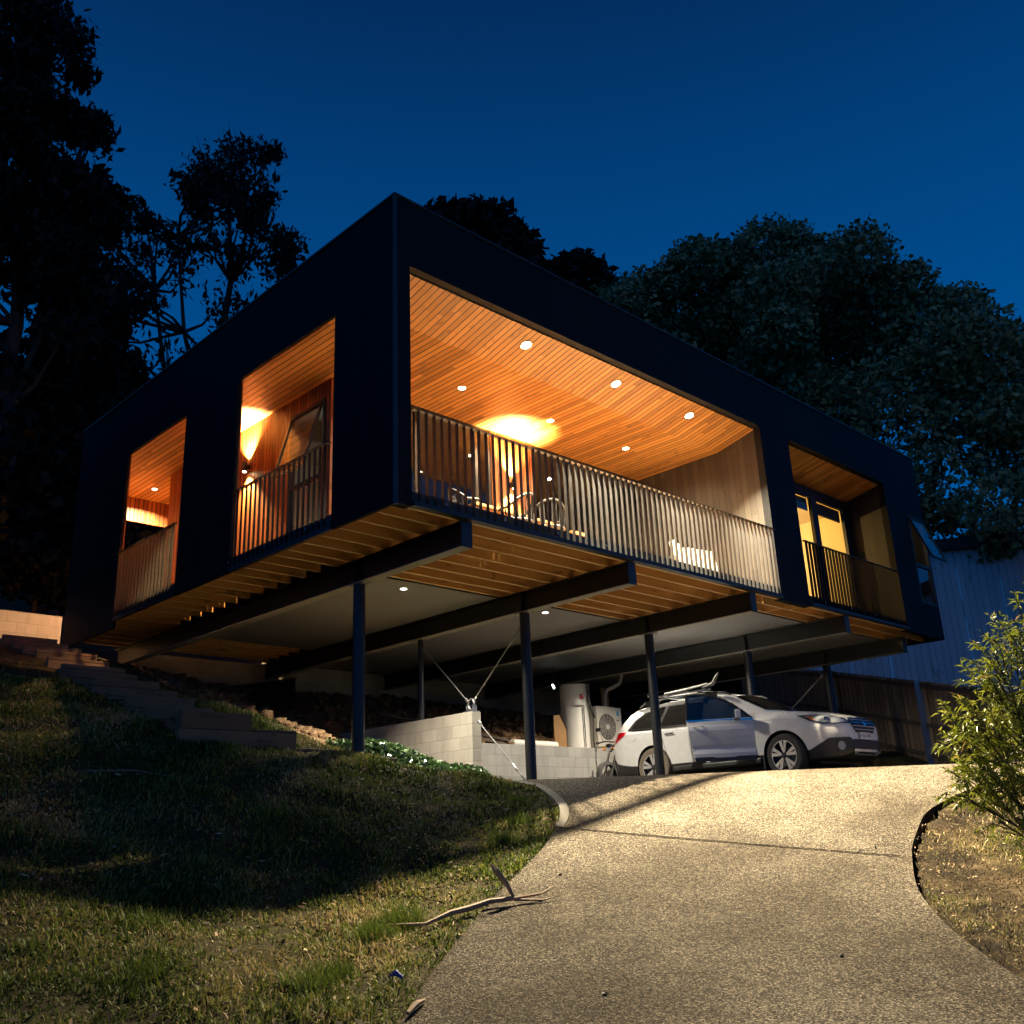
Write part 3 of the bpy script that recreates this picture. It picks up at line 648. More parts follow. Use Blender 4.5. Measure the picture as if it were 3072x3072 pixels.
def post(x,y,zb,zt,r0,lab,foot=True):
    r=empty('steel_post',(x,y,zb),lab,'steel post',group=PG)
    MB().tube([(x,y,zb),(x,y,zt-.012)],r0,24).build('shaft',M['black_steel'],r,smooth=True)
    MB().box(x-.082,x+.082,y-.15,y+.15,zt-.012,zt-.001).build('cap_plate',M['flange'],r)
    for sx in(-1,1):
        for sy in(-1,1):
            MB().tube([(x+sx*.055,y+sy*.12,zt-.03),(x+sx*.055,y+sy*.12,zt-.012)],.012,6).build('bolt',M['galv'],r)
    return r
for x,zb,lab in zip(BX,PB,PN):
    post(x,2.28,zb-.1,ZB,.084 if x!=14.1 else .084,lab)
post(4.37,4.93,-1.79,ZB,.05,'slim black post standing on top of the pale block wall')
# rods
def rod(p0,p1,lab,r=.010):
    p0=Vector(p0);p1=Vector(p1);d=(p1-p0);e=empty('brace_rod',tuple(p0),lab,'brace rod',group='galvanised brace rods')
    MB().tube([p0+d*.03,p0+d*.97],r,8).build('rod',M['galv'],e,smooth=True)
    MB().tube([p0+d*.12,p0+d*.13,p0+d*.24,p0+d*.25],[r*1.1,r*1.9,r*1.9,r*1.1],8).build('turnbuckle',M['galv'],e,smooth=True)
    for q in(.0,.955):
        MB().obox(p0+d*(q+.0225),d.normalized()*.04,(.006,0,0),d.normalized().cross(Vector((1,0,0)))*.022).build('fork_end',M['galv'],e)
ring=(4.37,3.61,-1.655)
rod((4.37,2.36,-.55),(4.37,3.55,-1.60),'steel rod from the head of the second post down to the ring bracket')
rod((4.37,4.88,-.50),(4.37,3.70,-1.60),'steel rod from the slim rear post down to the ring bracket')
rod((4.33,2.4,-2.93),(4.33,3.42,-1.95),'steel rod from the foot of the second post up to the block wall end')
rod((14.05,2.36,-.55),(14.05,4.6,-2.2),'thin steel rod sloping down behind the car bonnet')
rb=empty('ring_bracket',(4.37,3.6,-1.78),'small steel ring bracket on the end of the pale block wall','bracket')
mb=MB();pts=[(4.37,3.615+.075*math.cos(a),-1.655+.09*math.sin(a)) for a in np.linspace(0,2*PI,25)];mb.tube(pts,.016,8,cap=False).build('ring',M['galv'],rb,smooth=True)
MB().box(4.30,4.44,3.5,3.74,-1.784,-1.77).build('base_plate',M['galv'],rb)
for yy in(3.54,3.69):MB().obox((4.37,yy,-1.72),(.045,0,0),(0,.008,0),(0,0,.05)).build('lug',M['galv'],rb)
# ------------------------------------------------------------------ block walls
def wall(name,lab,boxes,mat,cat='block wall',group=None):
    mb=MB()
    for b in boxes:mb.box(*b)
    o=mb.build(name,mat,None,bevel=.006);tag(o,lab,cat,group);return o
wall('block_wall','pale concrete block wall end running back beside the ivy',[(4.27,4.47,3.5,9.2,-3.3,-1.785)],M['block_y'])
wall('block_wall','low grey concrete block wall behind the car, carrying the water heater',[(4.475,14.0,5.0,5.2,-3.3,-2.105)],M['block_x'])
for a0,b0,zt,zb,lab in((1.5,4.42,-.26,-.9,'stretch of rear block wall under the house, striped by light from the deck gaps'),(4.42,7.68,-.03,-.9,'stretch of rear block wall between first and second beam ends'),(7.68,10.93,-.03,-1,'stretch of rear block wall seen behind the ring bracket'),(10.93,15,-.03,-1,'rightmost stretch of rear block wall beside the water heater')):
    wall('foundation_wall',lab,[(a0,b0,10.3,10.5,zb,zt+.25)],M['block_far'])
wall('retaining_wall','low pinkish block wall lit orange at the far left edge',[(-6,.45,11.5,11.7,-.6,.80)],block('block_wall_left','x',(.26,.19,.145),z0=-.02))
# timber stub piers under beam ends
for i,x in enumerate((4.36,7.59,10.84)):
    pass
# ------------------------------------------------------------------ steps
SG='timber sleeper steps up the bank'
st=[(1.98,-2.26),(2.9,-2.09),(3.47,-1.90),(4.0,-1.735),(4.56,-1.53),(5.25,-1.34),(5.78,-1.165),(6.33,-.985),(6.92,-.78),(7.5,-.60),(8.04,-.44),(8.6,-.26)]
nm=['lowest','second','third','fourth','fifth','sixth','seventh','eighth','ninth','tenth','eleventh','topmost']
for (y,z),q in zip(st,nm):
    o=MB().box(-1.5+random.uniform(-.02,.02),-.6+random.uniform(-.03,.03),y,y+.075,z-.22,z).build('timber_step',M['sleeper'],None,bevel=.006)
    tag(o,q+' timber sleeper riser of the garden steps','step',SG)
    b0=MB().box(-1.45,-.62,y+.076,y+.55,z-.25,z-.03).build('tread_fill',M['clay'],o)
for x0,x1,y,z,lab in((-1.56,-.62,1.92,-2.47,'wide dark sleeper directly below the lowest step'),(-.6,-.0,1.98,-2.43,'short dark sleeper right of the lowest step'),(-.0,.63,2.05,-2.63,'half buried sleeper left of the tall front post'),(1.2,1.56,2.0,-2.72,'small sleeper end in the grass right of the tall front post')):
    o=MB().box(x0,x1,y,y+.075,z-.25,z).build('timber_sleeper',M['sleeper'],None,bevel=.006);tag(o,lab,'sleeper','sleepers at the foot of the steps')
# ------------------------------------------------------------------ water heater, outdoor unit, pipe
tk=empty('water_heater',(9.30,5.75,-2.1),'tall white cylinder water heater on the wall behind the car','water heater')
def zcyl(r,z0,z1,e=.03):return [(0,z0),(r-e,z0),(r,z0+e),(r,z1-e),(r-e*.3,z1-e*.3),(r-e,z1),(0,z1+.01)]
MB().lathe(zcyl(.30,-2.1,-.70),(9.30,5.75,0),n=40).build('tank',M['white_enamel'],tk,smooth=True)
def oncyl(cx,cy,r,ang,z):return (cx+r*math.cos(ang),cy+r*math.sin(ang),z)
mb=MB();a0=RAD(-118)
mb.tube([oncyl(9.30,5.75,.33,RAD(-140),-1.10),oncyl(9.30,5.75,.34,RAD(-140),-1.16),oncyl(9.30,5.75,.345,RAD(-120),-1.17),oncyl(9.30,5.75,.345,RAD(-104),-1.17),oncyl(9.30,5.75,.345,RAD(-104),-1.22),oncyl(9.30,5.75,.345,RAD(-103),-2.05)],.012,6)
mb.build('relief_pipe',M['galv'],tk,smooth=True)
mb=MB()
mb.tube([oncyl(9.30,5.75,.36,RAD(-80),-.72),oncyl(9.30,5.75,.36,RAD(-78),-1.1),oncyl(9.30,5.75,.40,RAD(-68),-1.3),oncyl(9.30,5.75,.42,RAD(-60),-1.42)],.03,8)
mb.tube([oncyl(9.30,5.75,.40,RAD(-62),-1.4),oncyl(9.30,5.75,.38,RAD(-64),-1.9),oncyl(9.30,5.75,.4,RAD(-62),-2.08)],.015,6)
mb.build('lagged_hose',M['black_plastic'],tk,smooth=True)
q=oncyl(9.30,5.75,.313,RAD(-106),-.98)
tn=Vector((math.cos(RAD(-106)),math.sin(RAD(-106)),0));tt=Vector((-tn.y,tn.x,0))
mb=MB().obox(q,tt*.045,(0,0,.05),tn*.004);st_=mb.build('sticker',M['red_sticker'],tk)
MB().obox(Vector(q)+tn*.006+tt*.018+Vector((0,0,.018)),tt*.012,(0,0,.012),tn*.002).build('sticker_mark',M['plate'],st_)
ac=empty('outdoor_unit',(10.17,5.7,-2.1),'beige heat pump outdoor unit with round fan right of the water heater','outdoor unit')
x0,x1,y0,y1,z0,z1=9.79,10.62,5.55,5.88,-2.04,-1.13
MB().box(x0,x1,y0,y1,z0,z1).build('casing',M['beige_enamel'],ac,bevel=.015)
fc=(10.12,5.53,-1.57)
mb=MB();
for rr in np.linspace(.05,.27,8):
    mb.tube([(fc[0]+rr*math.cos(a),fc[1],fc[2]+rr*math.sin(a)) for a in np.linspace(0,2*PI,28)],.004,4,cap=False)
for a in np.linspace(0,PI,7)[:-1]:mb.tube([(fc[0]-.27*math.cos(a),fc[1]+.002,fc[2]-.27*math.sin(a)),(fc[0]+.27*math.cos(a),fc[1]+.002,fc[2]+.27*math.sin(a))],.003,4)
mb.build('fan_guard',M['beige_enamel'],ac)
MB().lathe([(0,5.548),(.26,5.548),(.265,5.54),(.28,5.538),(.285,5.549)],(fc[0],0,fc[2]),'y',32).build('fan_opening',M['ink'],ac)
MB().lathe([(0,5.532),(.05,5.534),(.055,5.547)],(fc[0],0,fc[2]),'y',20).build('fan_hub',M['plate'],ac)
MB().box(10.46,10.53,5.546,5.5495,-1.32,-1.21).build('sticker',M['blue_sticker'],ac)
MB().box(10.43,10.55,5.546,5.5495,-1.42,-1.405).build('model_line',M['ink'],ac)
for xx in(9.88,10.5):MB().box(xx-.04,xx+.04,5.5,5.9,-2.12,-2.061).build('foot',M['black_plastic'],ac)
dp=MB().tube([(10.56,5.95,-2.1),(10.56,5.95,-1.0),(10.57,5.95,-.80),(10.65,5.95,-.68),(10.9,5.95,-.60),(11.12,5.95,-.50),(11.2,5.95,-.36),(11.2,5.95,-.03)],.045,14).build('waste_pipe',M['beige_enamel'],None,smooth=True);tag(dp,'pale curved waste pipe dropping from the floor above the outdoor unit','pipe')
o=MB().box(10.62,10.86,6.08,6.11,-2.1,-.62).build('timber_board',M['ply'],None);tag(o,'upright raw timber board behind the curved waste pipe','board')
o=MB().prism([(0,0),(.36,0),(.36,.42),(.17,.72),(0,.70)],((1,0,0),(0,0,1)),(8.36,5.5,-2.12),(0,.03,0)).build('timber_offcut',M['ply'],None);tag(o,'orange timber offcut with a sawn corner leaning left of the water heater','timber offcut')
o=MB().tube([(7.05,5.42,-2.03),(8.3,5.42,-2.04)],.075,14).build('drain_pipe',M['white_enamel'],None,smooth=True);tag(o,'length of pale drain pipe lying on the low block wall','pipe')
for k,(p0,p1,lab) in enumerate((((5.1,7.2,-1.35),(7.4,5.6,-2.0),'long timber plank lying on the dirt slope, upper one of the pair'),((5.0,6.4,-1.68),(6.9,5.5,-2.04),'long timber plank lying on the dirt slope, lower one of the pair'))):
    d=(Vector(p1)-Vector(p0));o=MB().obox((Vector(p0)+Vector(p1))/2,d/2,Vector((0,0,1)).cross(d).normalized()*.07,(0,0,.02)).build('loose_plank',M['fence_rail'],None);tag(o,lab,'plank','planks under the house')
sp=empty('spotlight',(10.0,7.0,-.5),'tiny lit spotlight high in the dark left of the water heater','spotlight')
MB().tube([(10.0,7.0,-.02),(10.0,7.0,-.46)],.01,6).build('stem',M['black_plastic'],sp)
MB().tube([(10.03,7.05,-.46),(9.97,6.95,-.55)],.022,10).build('head',M['lamp_small'],sp)
# cables of conduit under house omitted; pegs of light come from the deck gaps
# ------------------------------------------------------------------ furniture
def chair(loc,rz,lab):
    r=empty('dining_chair',loc,lab,'chair',rz,'black round backed dining chairs')
    R_=.27
    mb=MB()
    arc=lambda rad,z,a0,a1,n:[(rad*math.cos(a),rad*math.sin(a),z) for a in np.linspace(a0,a1,n)]
    mb.tube([(R_*math.cos(a),R_*math.sin(a)*1.0,.63+.22*max(0,math.sin(a))**1.0) for a in np.linspace(-.25*PI,1.25*PI,25)],.021,7)
    mb.build('back_hoop',M['wicker'],r,smooth=True,local=True)
    mb=MB()
    for a in np.linspace(-.15*PI,1.15*PI,17):
        zt=.63+.22*max(0,math.sin(a));mb.tube([(R_*math.cos(a),R_*math.sin(a),zt),(.235*math.cos(a),.235*math.sin(a),.45)],.011,5)
    mb.build('back_spindles',M['wicker'],r,local=True)
    MB().lathe([(0,.43),(.25,.43),(.265,.445),(.25,.46),(0,.455)],n=28).build('seat',M['wicker'],r,smooth=True,local=True)
    for sx,sy in((-1,-1),(1,-1),(1,1),(-1,1)):
        MB().tube([(sx*.16,sy*.16,.43),(sx*.22,sy*.22,0)],[.013,.01],7).build('leg',M['wicker'],r,smooth=True,local=True)
    return r
zd=.2
chair((2.35,1.35,zd),RAD(50),'leftmost black round backed chair, standing apart behind the front balusters')
chair((3.15,1.15,zd),RAD(200),'black chair with its slatted back to the railing, below the wall lamp')
chair((3.78,1.1,zd),RAD(150),'rightmost black chair with its slatted back to the railing, beside the timber table end')
chair((2.9,2.35,zd),RAD(10),'black chair on the far side of the timber table')
tb=empty('dining_table',(3.4,1.8,zd),'orange brown timber dining table behind the front railing','table')
MB().box(2.6,4.35,1.42,2.2,zd+.70,zd+.745).build('table_top',M['table'],tb,bevel=.005)
for xx in(2.66,4.22):
    MB().box(xx,xx+.06,1.5,2.12,zd,zd+.70).build('leg',M['table'],tb)
bx=MB().box(4.5,4.82,1.25,1.6,zd,zd+.62).build('timber_side_box',M['table'],None,bevel=.005);tag(bx,'small orange timber side box right of the dining chairs','side box')
def lounge(x,lab,rz):
    r=empty('lounge_chair',(x,1.5,zd),lab,'lounge chair',rz,'white cushioned lounge chairs on the balcony')
    mb=MB()
    for s in(-1,1):
        mb.tube([(s*.36,-.38,0),(s*.36,-.36,.52),(s*.36,.34,.55),(s*.36,.42,0)],.016,7)
    mb.tube([(-.36,-.34,.28),(.36,-.34,.28)],.014,6).tube([(-.36,.3,.24),(.36,.3,.24)],.014,6)
    mb.build('frame',M['black_plastic'],r,smooth=True,local=True)
    MB().box(-.33,.33,-.38,.32,.28,.42).build('seat_cushion',M['cushion'],r,bevel=.04,local=True)
    MB().obox((0,.34,.62),(.33,0,0),(0,.06,.015),(0,-.06,.24)).build('back_cushion',M['cushion'],r,bevel=.04,local=True)
lounge(7.15,'round white cushioned chair, left of the pair by the grey boarded wall',RAD(200))
lounge(7.95,'white cushioned chair nearest the grey boarded wall',RAD(170))
# ------------------------------------------------------------------ fence + shed
FP=[(18.6,7.3,.75),(16.73,3.56,-.10),(15.35,.81,-.82),(14.2,-1.5,-1.42),(12.9,-4.1,-2.0)]
fe=empty('paling_fence',(15.35,.81,-2.6),'weathered timber paling fence stepping down behind the car bonnet','fence')
mb=MB();rails=[MB(),MB(),MB()]
for (a,b_) in zip(FP[:-1],FP[1:]):
    a=Vector(a);b_=Vector(b_);d=b_-a;L=math.hypot(d.x,d.y);u=Vector((d.x,d.y,0)).normalized();nrm=Vector((u.y,-u.x,0));nrm=nrm if nrm.dot(Vector((-1,-.7,0)))>0 else -nrm
    k=0
    while k*.125<L:
        t_=(k*.125+.06)/L;p=a+d*t_;h=1.75
        mb.obox(p+nrm*(.0 if k%2 else -.014)-Vector((0,0,h/2+.02+random.uniform(-.01,.01))),u*.07,nrm*.007,(0,0,h/2));k+=1
    for j,zz in enumerate((-.10,-.95,-1.6)):
        rails[j].obox((a+b_)/2+nrm*.03+Vector((0,0,zz)),(b_-a)/2,nrm*.02,Vector((0,0,.045)))
    mb.obox((a+b_)/2+Vector((0,0,.0)),(b_-a)/2,nrm*.045,Vector((0,0,.012)))
t_=bpy.data.materials
mb.build('palings',M['paling'],fe)
for j in range(3):rails[j].build('rail',M['fence_rail'],fe)
for p in FP:
    MB().obox((p[0]-.09,p[1]-.04,p[2]-.92),(.022,.022,0),(.05,-.05,0),(0,0,.93)).build('steel_fence_post',M['galv'],fe)
sh=empty('neighbour_shed',(24.3,2,-1),'pale blue sheet clad neighbouring shed behind the fence at right','shed')
v=Vector((.375,-.927,0));p0=Vector((25.6,7.4,-3));
a=Vector((24.55,3.95,0));nn=Vector((.927,.375,0))
Ls=14;A0=a-v*5;top=lambda s:3.98-.135*(s)/1.0
for k in range(16):
    s0,s1=k*1.2,(k+1)*1.2-.012
    q0=A0+v*s0;q1=A0+v*s1;z0_=-3.2;zt0=4.72-.052*s0;zt1=4.72-.052*s1
    mbp=MB();mbp.add([(q0.x,q0.y,z0_),(q1.x,q1.y,z0_),(q1.x,q1.y,zt1),(q0.x,q0.y,zt0)]+[(q0.x+nn.x*.05,q0.y+nn.y*.05,z0_),(q1.x+nn.x*.05,q1.y+nn.y*.05,z0_),(q1.x+nn.x*.05,q1.y+nn.y*.05,zt1),(q0.x+nn.x*.05,q0.y+nn.y*.05,zt0)],[(0,1,2,3),(5,4,7,6),(3,2,6,7),(1,0,4,5),(0,3,7,4),(2,1,5,6)]).build('wall_sheet',M['shed_wall'],sh)
q0=A0;q1=A0+v*19.2;zt0,zt1=4.72,4.72-.052*19.2
mb=MB();o_=-nn*.35;
P8=[]
for dz in(0,.34):
    for q,zt in((q0,zt0),(q1,zt1)):
        for off in(o_,nn*2.5):
            P8.append((q.x+off.x,q.y+off.y,zt+.003+dz))
mb.add(P8,[(0,1,3,2),(4,6,7,5),(0,2,6,4),(1,5,7,3),(0,4,5,1),(2,3,7,6)]).build('roof',M['shed_roof'],sh)
# ------------------------------------------------------------------ car
car=empty('parked_car',(9.18,1.61,-3.03),'white station wagon with its driver door open, parked under the house','car',RAD(-90.3))
def it(u,P):return np.interp(u,[p[0] for p in P],[p[1] for p in P])
PW=[(0,.80),(.1,.87),(.3,.94),(.7,.985),(1.1,1),(3.7,1),(4.2,.965),(4.5,.89),(4.68,.77),(4.78,.63),(4.82,.52)]
TT=[(0,.95),(.08,1.08),(.2,1.24),(.35,1.42),(.48,1.53),(.62,1.57),(1.4,1.62),(2.3,1.615),(2.7,1.56),(3.1,1.38),(3.45,1.21),(3.6,1.15),(3.9,1.12),(4.3,1.06),(4.6,.985),(4.74,.93),(4.80,.86),(4.82,.80)]
BT=[(0,.90),(.15,1.02),(.4,1.07),(1,1.06),(3.2,1.01),(3.7,1.0),(4.2,.95),(4.55,.88),(4.74,.82),(4.82,.74)]
GT=[(0,.93),(.1,1.06),(.25,1.25),(.4,1.38),(.6,1.46),(.9,1.50),(1.5,1.535),(2.3,1.53),(2.7,1.47),(3.1,1.29),(3.45,1.13),(3.6,1.07),(3.9,1.04),(4.3,.985),(4.6,.925),(4.74,.875),(4.82,.78)]
GW=[(0,.93),(.15,.86),(.4,.755),(.7,.70),(1.5,.68),(2.4,.68),(2.8,.70),(3.2,.76),(3.5,.82),(3.7,.86),(4.2,.85),(4.6,.84),(4.82,.85)]
ZBm=[(0,.42),(.12,.33),(.5,.27),(1.2,.24),(3.7,.24),(4.4,.25),(4.7,.28),(4.82,.36)]
us=np.unique(np.r_[np.linspace(0,.6,13),np.linspace(.6,4.0,46),np.linspace(4.0,4.82,20)])
def section(u):
    W=.92*it(u,PW);zb=float(it(u,ZBm));B=float(it(u,BT));G=float(it(u,GT));T_=float(it(u,TT));gw=W*float(it(u,GW))
    sh=B-.16
    P=[(0,zb),(.5*W,zb),(.87*W,zb),(.935*W,zb+.07),(.965*W,zb+.22),(.985*W,(zb+sh)/2+.1),(1.0*W,sh),(.975*W,B-.04),(.945*W,B),(gw*.35+.61*W if False else (gw+.94*W)/2+.012,(B+G)/2),(gw,G),(gw*.86,G+(T_-G)*.45),(gw*.5,T_-.012*1),(0,T_)]
    out=[]
    for i in range(len(P)-1):
        for k in range(3):out.append(cr(P,i,k/3))
    out.append(np.array(P[-1],float));return out
secs=[section(u) for u in us];ns=len(secs[0]);V=[];ring_n=2*(ns-1)
for u,S_ in zip(us,secs):
    for p in S_:V.append((u-2.41,-p[0],p[1]))
    for p in S_[-2:0:-1]:V.append((u-2.41,p[0],p[1]))
F=[]
for i in range(len(us)-1):
    for k in range(ring_n):
        a=i*ring_n+k;b=i*ring_n+(k+1)%ring_n;F.append((a,b,b+ring_n,a+ring_n))
F.append(tuple(reversed(range(ring_n))));e=(len(us)-1)*ring_n;F.append(tuple(range(e,e+ring_n)))
mb=MB();mb.v=V;mb.f=F;mb.m=[0]*len(F)
bodyo=mb.build('body',[M['car_white'],M['ink'],M['black_plastic']],car,smooth=True,local=True)
HUB=[1.07,3.83];cut=bmesh.new()
for u in HUB:
    for s in(-1,1):
        mt=Matrix.Translation((u-2.41,s*.86,.37))@Matrix.Rotation(PI/2,4,'X');bmesh.ops.create_cone(cut,cap_ends=True,segments=48,radius1=.405,radius2=.405,depth=.56,matrix=mt)
cme=bpy.data.meshes.new('cut');cut.to_mesh(cme);cut.free();cme.materials.append(M['ink']);cme.materials.append(M['ink'])
co=bpy.data.objects.new('cut',cme);COL.objects.link(co);co.parent=car
md=bodyo.modifiers.new('b','BOOLEAN');md.operation='DIFFERENCE';md.object=co;md.solver='EXACT'
try:md.material_mode='TRANSFER'
except Exception:pass
bpy.context.view_layer.update()
dg=bpy.context.evaluated_depsgraph_get();nm_=bpy.data.meshes.new_from_object(bodyo.evaluated_get(dg));bodyo.modifiers.clear()
bodyo.data=nm_;bpy.data.objects.remove(co,do_unlink=True)
bm=bmesh.new();bm.from_mesh(bodyo.data)
mats_=[m.name for m in bodyo.data.materials]
for f in bm.faces:
    c=f.calc_center_median();u=c.x+2.41
    near=any(math.hypot(u-h,c.z-.37)<.404 and abs(c.y)>.57 for h in HUB)
    if near:f.material_index=1
    elif c.z<float(it(u,ZBm))+.15 and f.material_index==0:f.material_index=2
    f.smooth=True
bvh=BVHTree.FromBMesh(bm);bm.to_mesh(bodyo.data);bm.free()
while len(bodyo.data.materials)>3:bodyo.data.materials.pop()
for i_,mm in enumerate((M['car_white'],M['ink'],M['black_plastic'])):
    if i_<len(bodyo.data.materials):bodyo.data.materials[i_]=mm
    else:bodyo.data.materials.append(mm)
try:bodyo.data.set_sharp_from_angle(angle=RAD(38))
except Exception:pass
def drape(name,poly,U,Vv,D,mat,parent=car,off=.006,h=.05,bump=0):
    U,Vv,D=Vector(U).normalized(),Vector(Vv).normalized(),Vector(D).normalized()
    P=[Vector(p) for p in poly];B=[]
    for i in range(len(P)):
        a,b=P[i],P[(i+1)%len(P)];k=max(1,int((b-a).length/h))
        for j in range(k):B.append(a.lerp(b,j/k))
    nb=len(B);xs_=[p.x for p in P];ys_=[p.y for p in P];pa=np.array([(p.x,p.y) for p in P]);ins=[]
    for x in np.arange(min(xs_)+h/2,max(xs_),h):
        for y in np.arange(min(ys_)+h/2,max(ys_),h):
            if inside(np.array([x]),np.array([y]),pa)[0]:ins.append(Vector((x,y)))
    vs,es,fs,*_=delaunay_2d_cdt(B+ins,[(i,(i+1)%nb) for i in range(nb)],[],1,1e-5)
    W=[];ok=[]
    for p in vs:
        o=U*p.x+Vv*p.y-D*6;hit=bvh.ray_cast(o,D)
        if hit[0] is None:W.append((0,0,0));ok.append(False)
        else:
            nn_=hit[1] if hit[1].dot(D)<0 else -hit[1];W.append(tuple(hit[0]-D*off+nn_*off*.3));ok.append(True)
    F2=[tuple(f) for f in fs if all(ok[i] for i in f)]
    if not F2:return None
    mb=MB();mb.v=W;mb.f=F2;mb.m=[0]*len(F2)
    # orient outward
    a,b,c=[Vector(W[i]) for i in F2[0]]
    if (b-a).cross(c-a).dot(D)>0:mb.f=[tuple(reversed(f)) for f in F2]
    return mb.build(name,mat,parent,smooth=True,local=True)
c_=2.41
def side(name,poly,mat,s,off=.006,parent=car,h=.05):
    return drape(name,[(u-c_,z) for u,z in poly],(1,0,0),(0,0,1),(0,1 if s<0 else -1,0),mat,parent,off,h)
DLO=[(.46,1.115),(.75,1.085),(1.3,1.07),(2.2,1.055),(3.22,1.03),(3.08,1.17),(2.8,1.36),(2.55,1.455),(2.2,1.495),(1.6,1.505),(1.1,1.475),(.8,1.40),(.6,1.28)]
for s in(-1,1):
    g_=side('side_glass_surround',DLO,M['black_plastic'],s,.005)
    side('quarter_window',[(.56,1.135),(1.18,1.10),(1.30,1.475),(1.1,1.45),(.84,1.385),(.66,1.27)],M['tint_glass'],s,.010)
    side('rear_door_window',[(1.26,1.10),(2.12,1.085),(2.16,1.465),(1.6,1.475),(1.38,1.468)],M['tint_glass'],s,.010)
    side('chrome_strip',[(.46,1.095),(.75,1.065),(2.2,1.037),(3.25,1.01),(3.25,1.025),(2.2,1.055),(.75,1.083),(.46,1.115)],M['chrome'],s,.012)
    side('tail_lamp',[(.0,1.08),(.12,1.085),(.46,1.075),(.36,1.0),(.10,.88),(.0,.87)],M['tail'],s,.012)
    side('door_seam',[(2.235,.42),(2.243,.42),(2.243,1.04),(2.235,1.04)],M['ink'],s,.006)
    side('door_seam',[(1.42,.50),(1.427,.50),(1.30,1.06),(1.292,1.06)],M['ink'],s,.006)
    side('rear_door_handle',[(1.42,.925),(1.62,.93),(1.62,.955),(1.42,.95)],M['chrome'],s,.028)
    # lower cladding round the arches
side('front_door_window',[(2.26,1.08),(3.14,1.06),(3.02,1.17),(2.77,1.33),(2.5,1.435),(2.25,1.465)],M['tint_glass'],1,.010)
side('doorway',[(2.25,.37),(3.26,.37),(3.27,1.0),(3.05,1.19),(2.78,1.36),(2.5,1.45),(2.27,1.475)],M['ink'],-1,.013)
side('door_jamb',[(2.25,.37),(2.33,.37),(2.33,1.04),(2.25,1.04)],M['car_white'],-1,.016)
side('fuel_flap',[(.62+.09*math.cos(a),.97+.085*math.sin(a)) for a in np.linspace(0,2*PI,20)[:-1]],M['car_white'],-1,.009)
# windscreen and tailgate glass from above/front
fd=Vector((-1,0,-.9));fu=Vector((0,1,0));fv=fu.cross(fd).normalized();fv=fv if fv.z>0 else -fv
def onv(x,z):return Vector((x,0,z)).dot(fv)
drape('windscreen',[(-.66,onv(3.42-c_,1.19)),(0,onv(3.56-c_,1.175)),(.66,onv(3.42-c_,1.19)),(.55,onv(2.80-c_,1.50)),(0,onv(2.74-c_,1.545)),(-.55,onv(2.80-c_,1.50))],fu,fv,fd,M['tint_glass'],off=.010)
rd=Vector((1,0,-.6));ru=Vector((0,1,0));rv=ru.cross(rd).normalized();rv=rv if rv.z>0 else -rv
def onr(x,z):return Vector((x,0,z)).dot(rv)
drape('tailgate_window',[(-.62,onr(.12-c_,1.12)),(.62,onr(.12-c_,1.12)),(.5,onr(.40-c_,1.46)),(-.5,onr(.40-c_,1.46))],ru,rv,rd,M['tint_glass'],off=.010)
# front end, seen square on
def front(name,poly,mat,off=.008,parent=car,h=.05):return drape(name,poly,(0,1,0),(0,0,1),(-1,0,0),mat,parent,off,h)
gr=front('grille',[(-.37,.905),(-.2,.92),(.2,.92),(.37,.905),(.44,.83),(.30,.665),(-.30,.665),(-.44,.83)],M['ink'],.012)
for z_ in(.71,.765,.82,.87):
    w_=.30+(z_-.665)*.75 if z_<.83 else .40
    front('grille_bar',[(-w_,z_),(w_,z_),(w_,z_+.014),(-w_,z_+.014)],M['chrome'] if z_==.82 else M['alloy'],.022)
front('grille_badge',[(.055*math.cos(a),.815+.034*math.sin(a)) for a in np.linspace(0,2*PI,17)[:-1]],M['chrome'],.032,h=.03)
front('lower_intake',[(-.50,.46),(-.40,.555),(.40,.555),(.50,.46),(.42,.40),(-.42,.40)],M['ink'],.012)
front('skid_plate',[(-.46,.385),(-.30,.345),(-.10,.335),(.10,.335),(.30,.345),(.46,.385),(.38,.315),(-.38,.315)],M['alloy'],.03)
MB().box(2.425,2.435,-.186,.186,.56,.672).build('number_plate',M['plate'],car,local=True)
MB().box(2.418,2.428,-.195,.195,.552,.68).build('plate_frame',M['ink'],car,local=True)
def text(body,loc,rot,size,mat,parent,name='lettering',ext=.001,align='CENTER'):
    c=bpy.data.curves.new(name,'FONT');c.body=body;c.size=size;c.extrude=ext;c.align_x=align;c.align_y='CENTER'
    o=bpy.data.objects.new(name,c);COL.objects.link(o);bpy.context.view_layer.update()
    dg=bpy.context.evaluated_depsgraph_get();me=bpy.data.meshes.new_from_object(o.evaluated_get(dg));bpy.data.objects.remove(o,do_unlink=True)
    me.materials.clear();me.materials.append(mat);q=link(name,me,parent);q.location=loc;q.rotation_euler=rot;return q
text('H\u00b766 WR',(2.437,0,.616),(PI/2,0,PI/2),.095,M['plate_blue'],car,'plate_lettering')
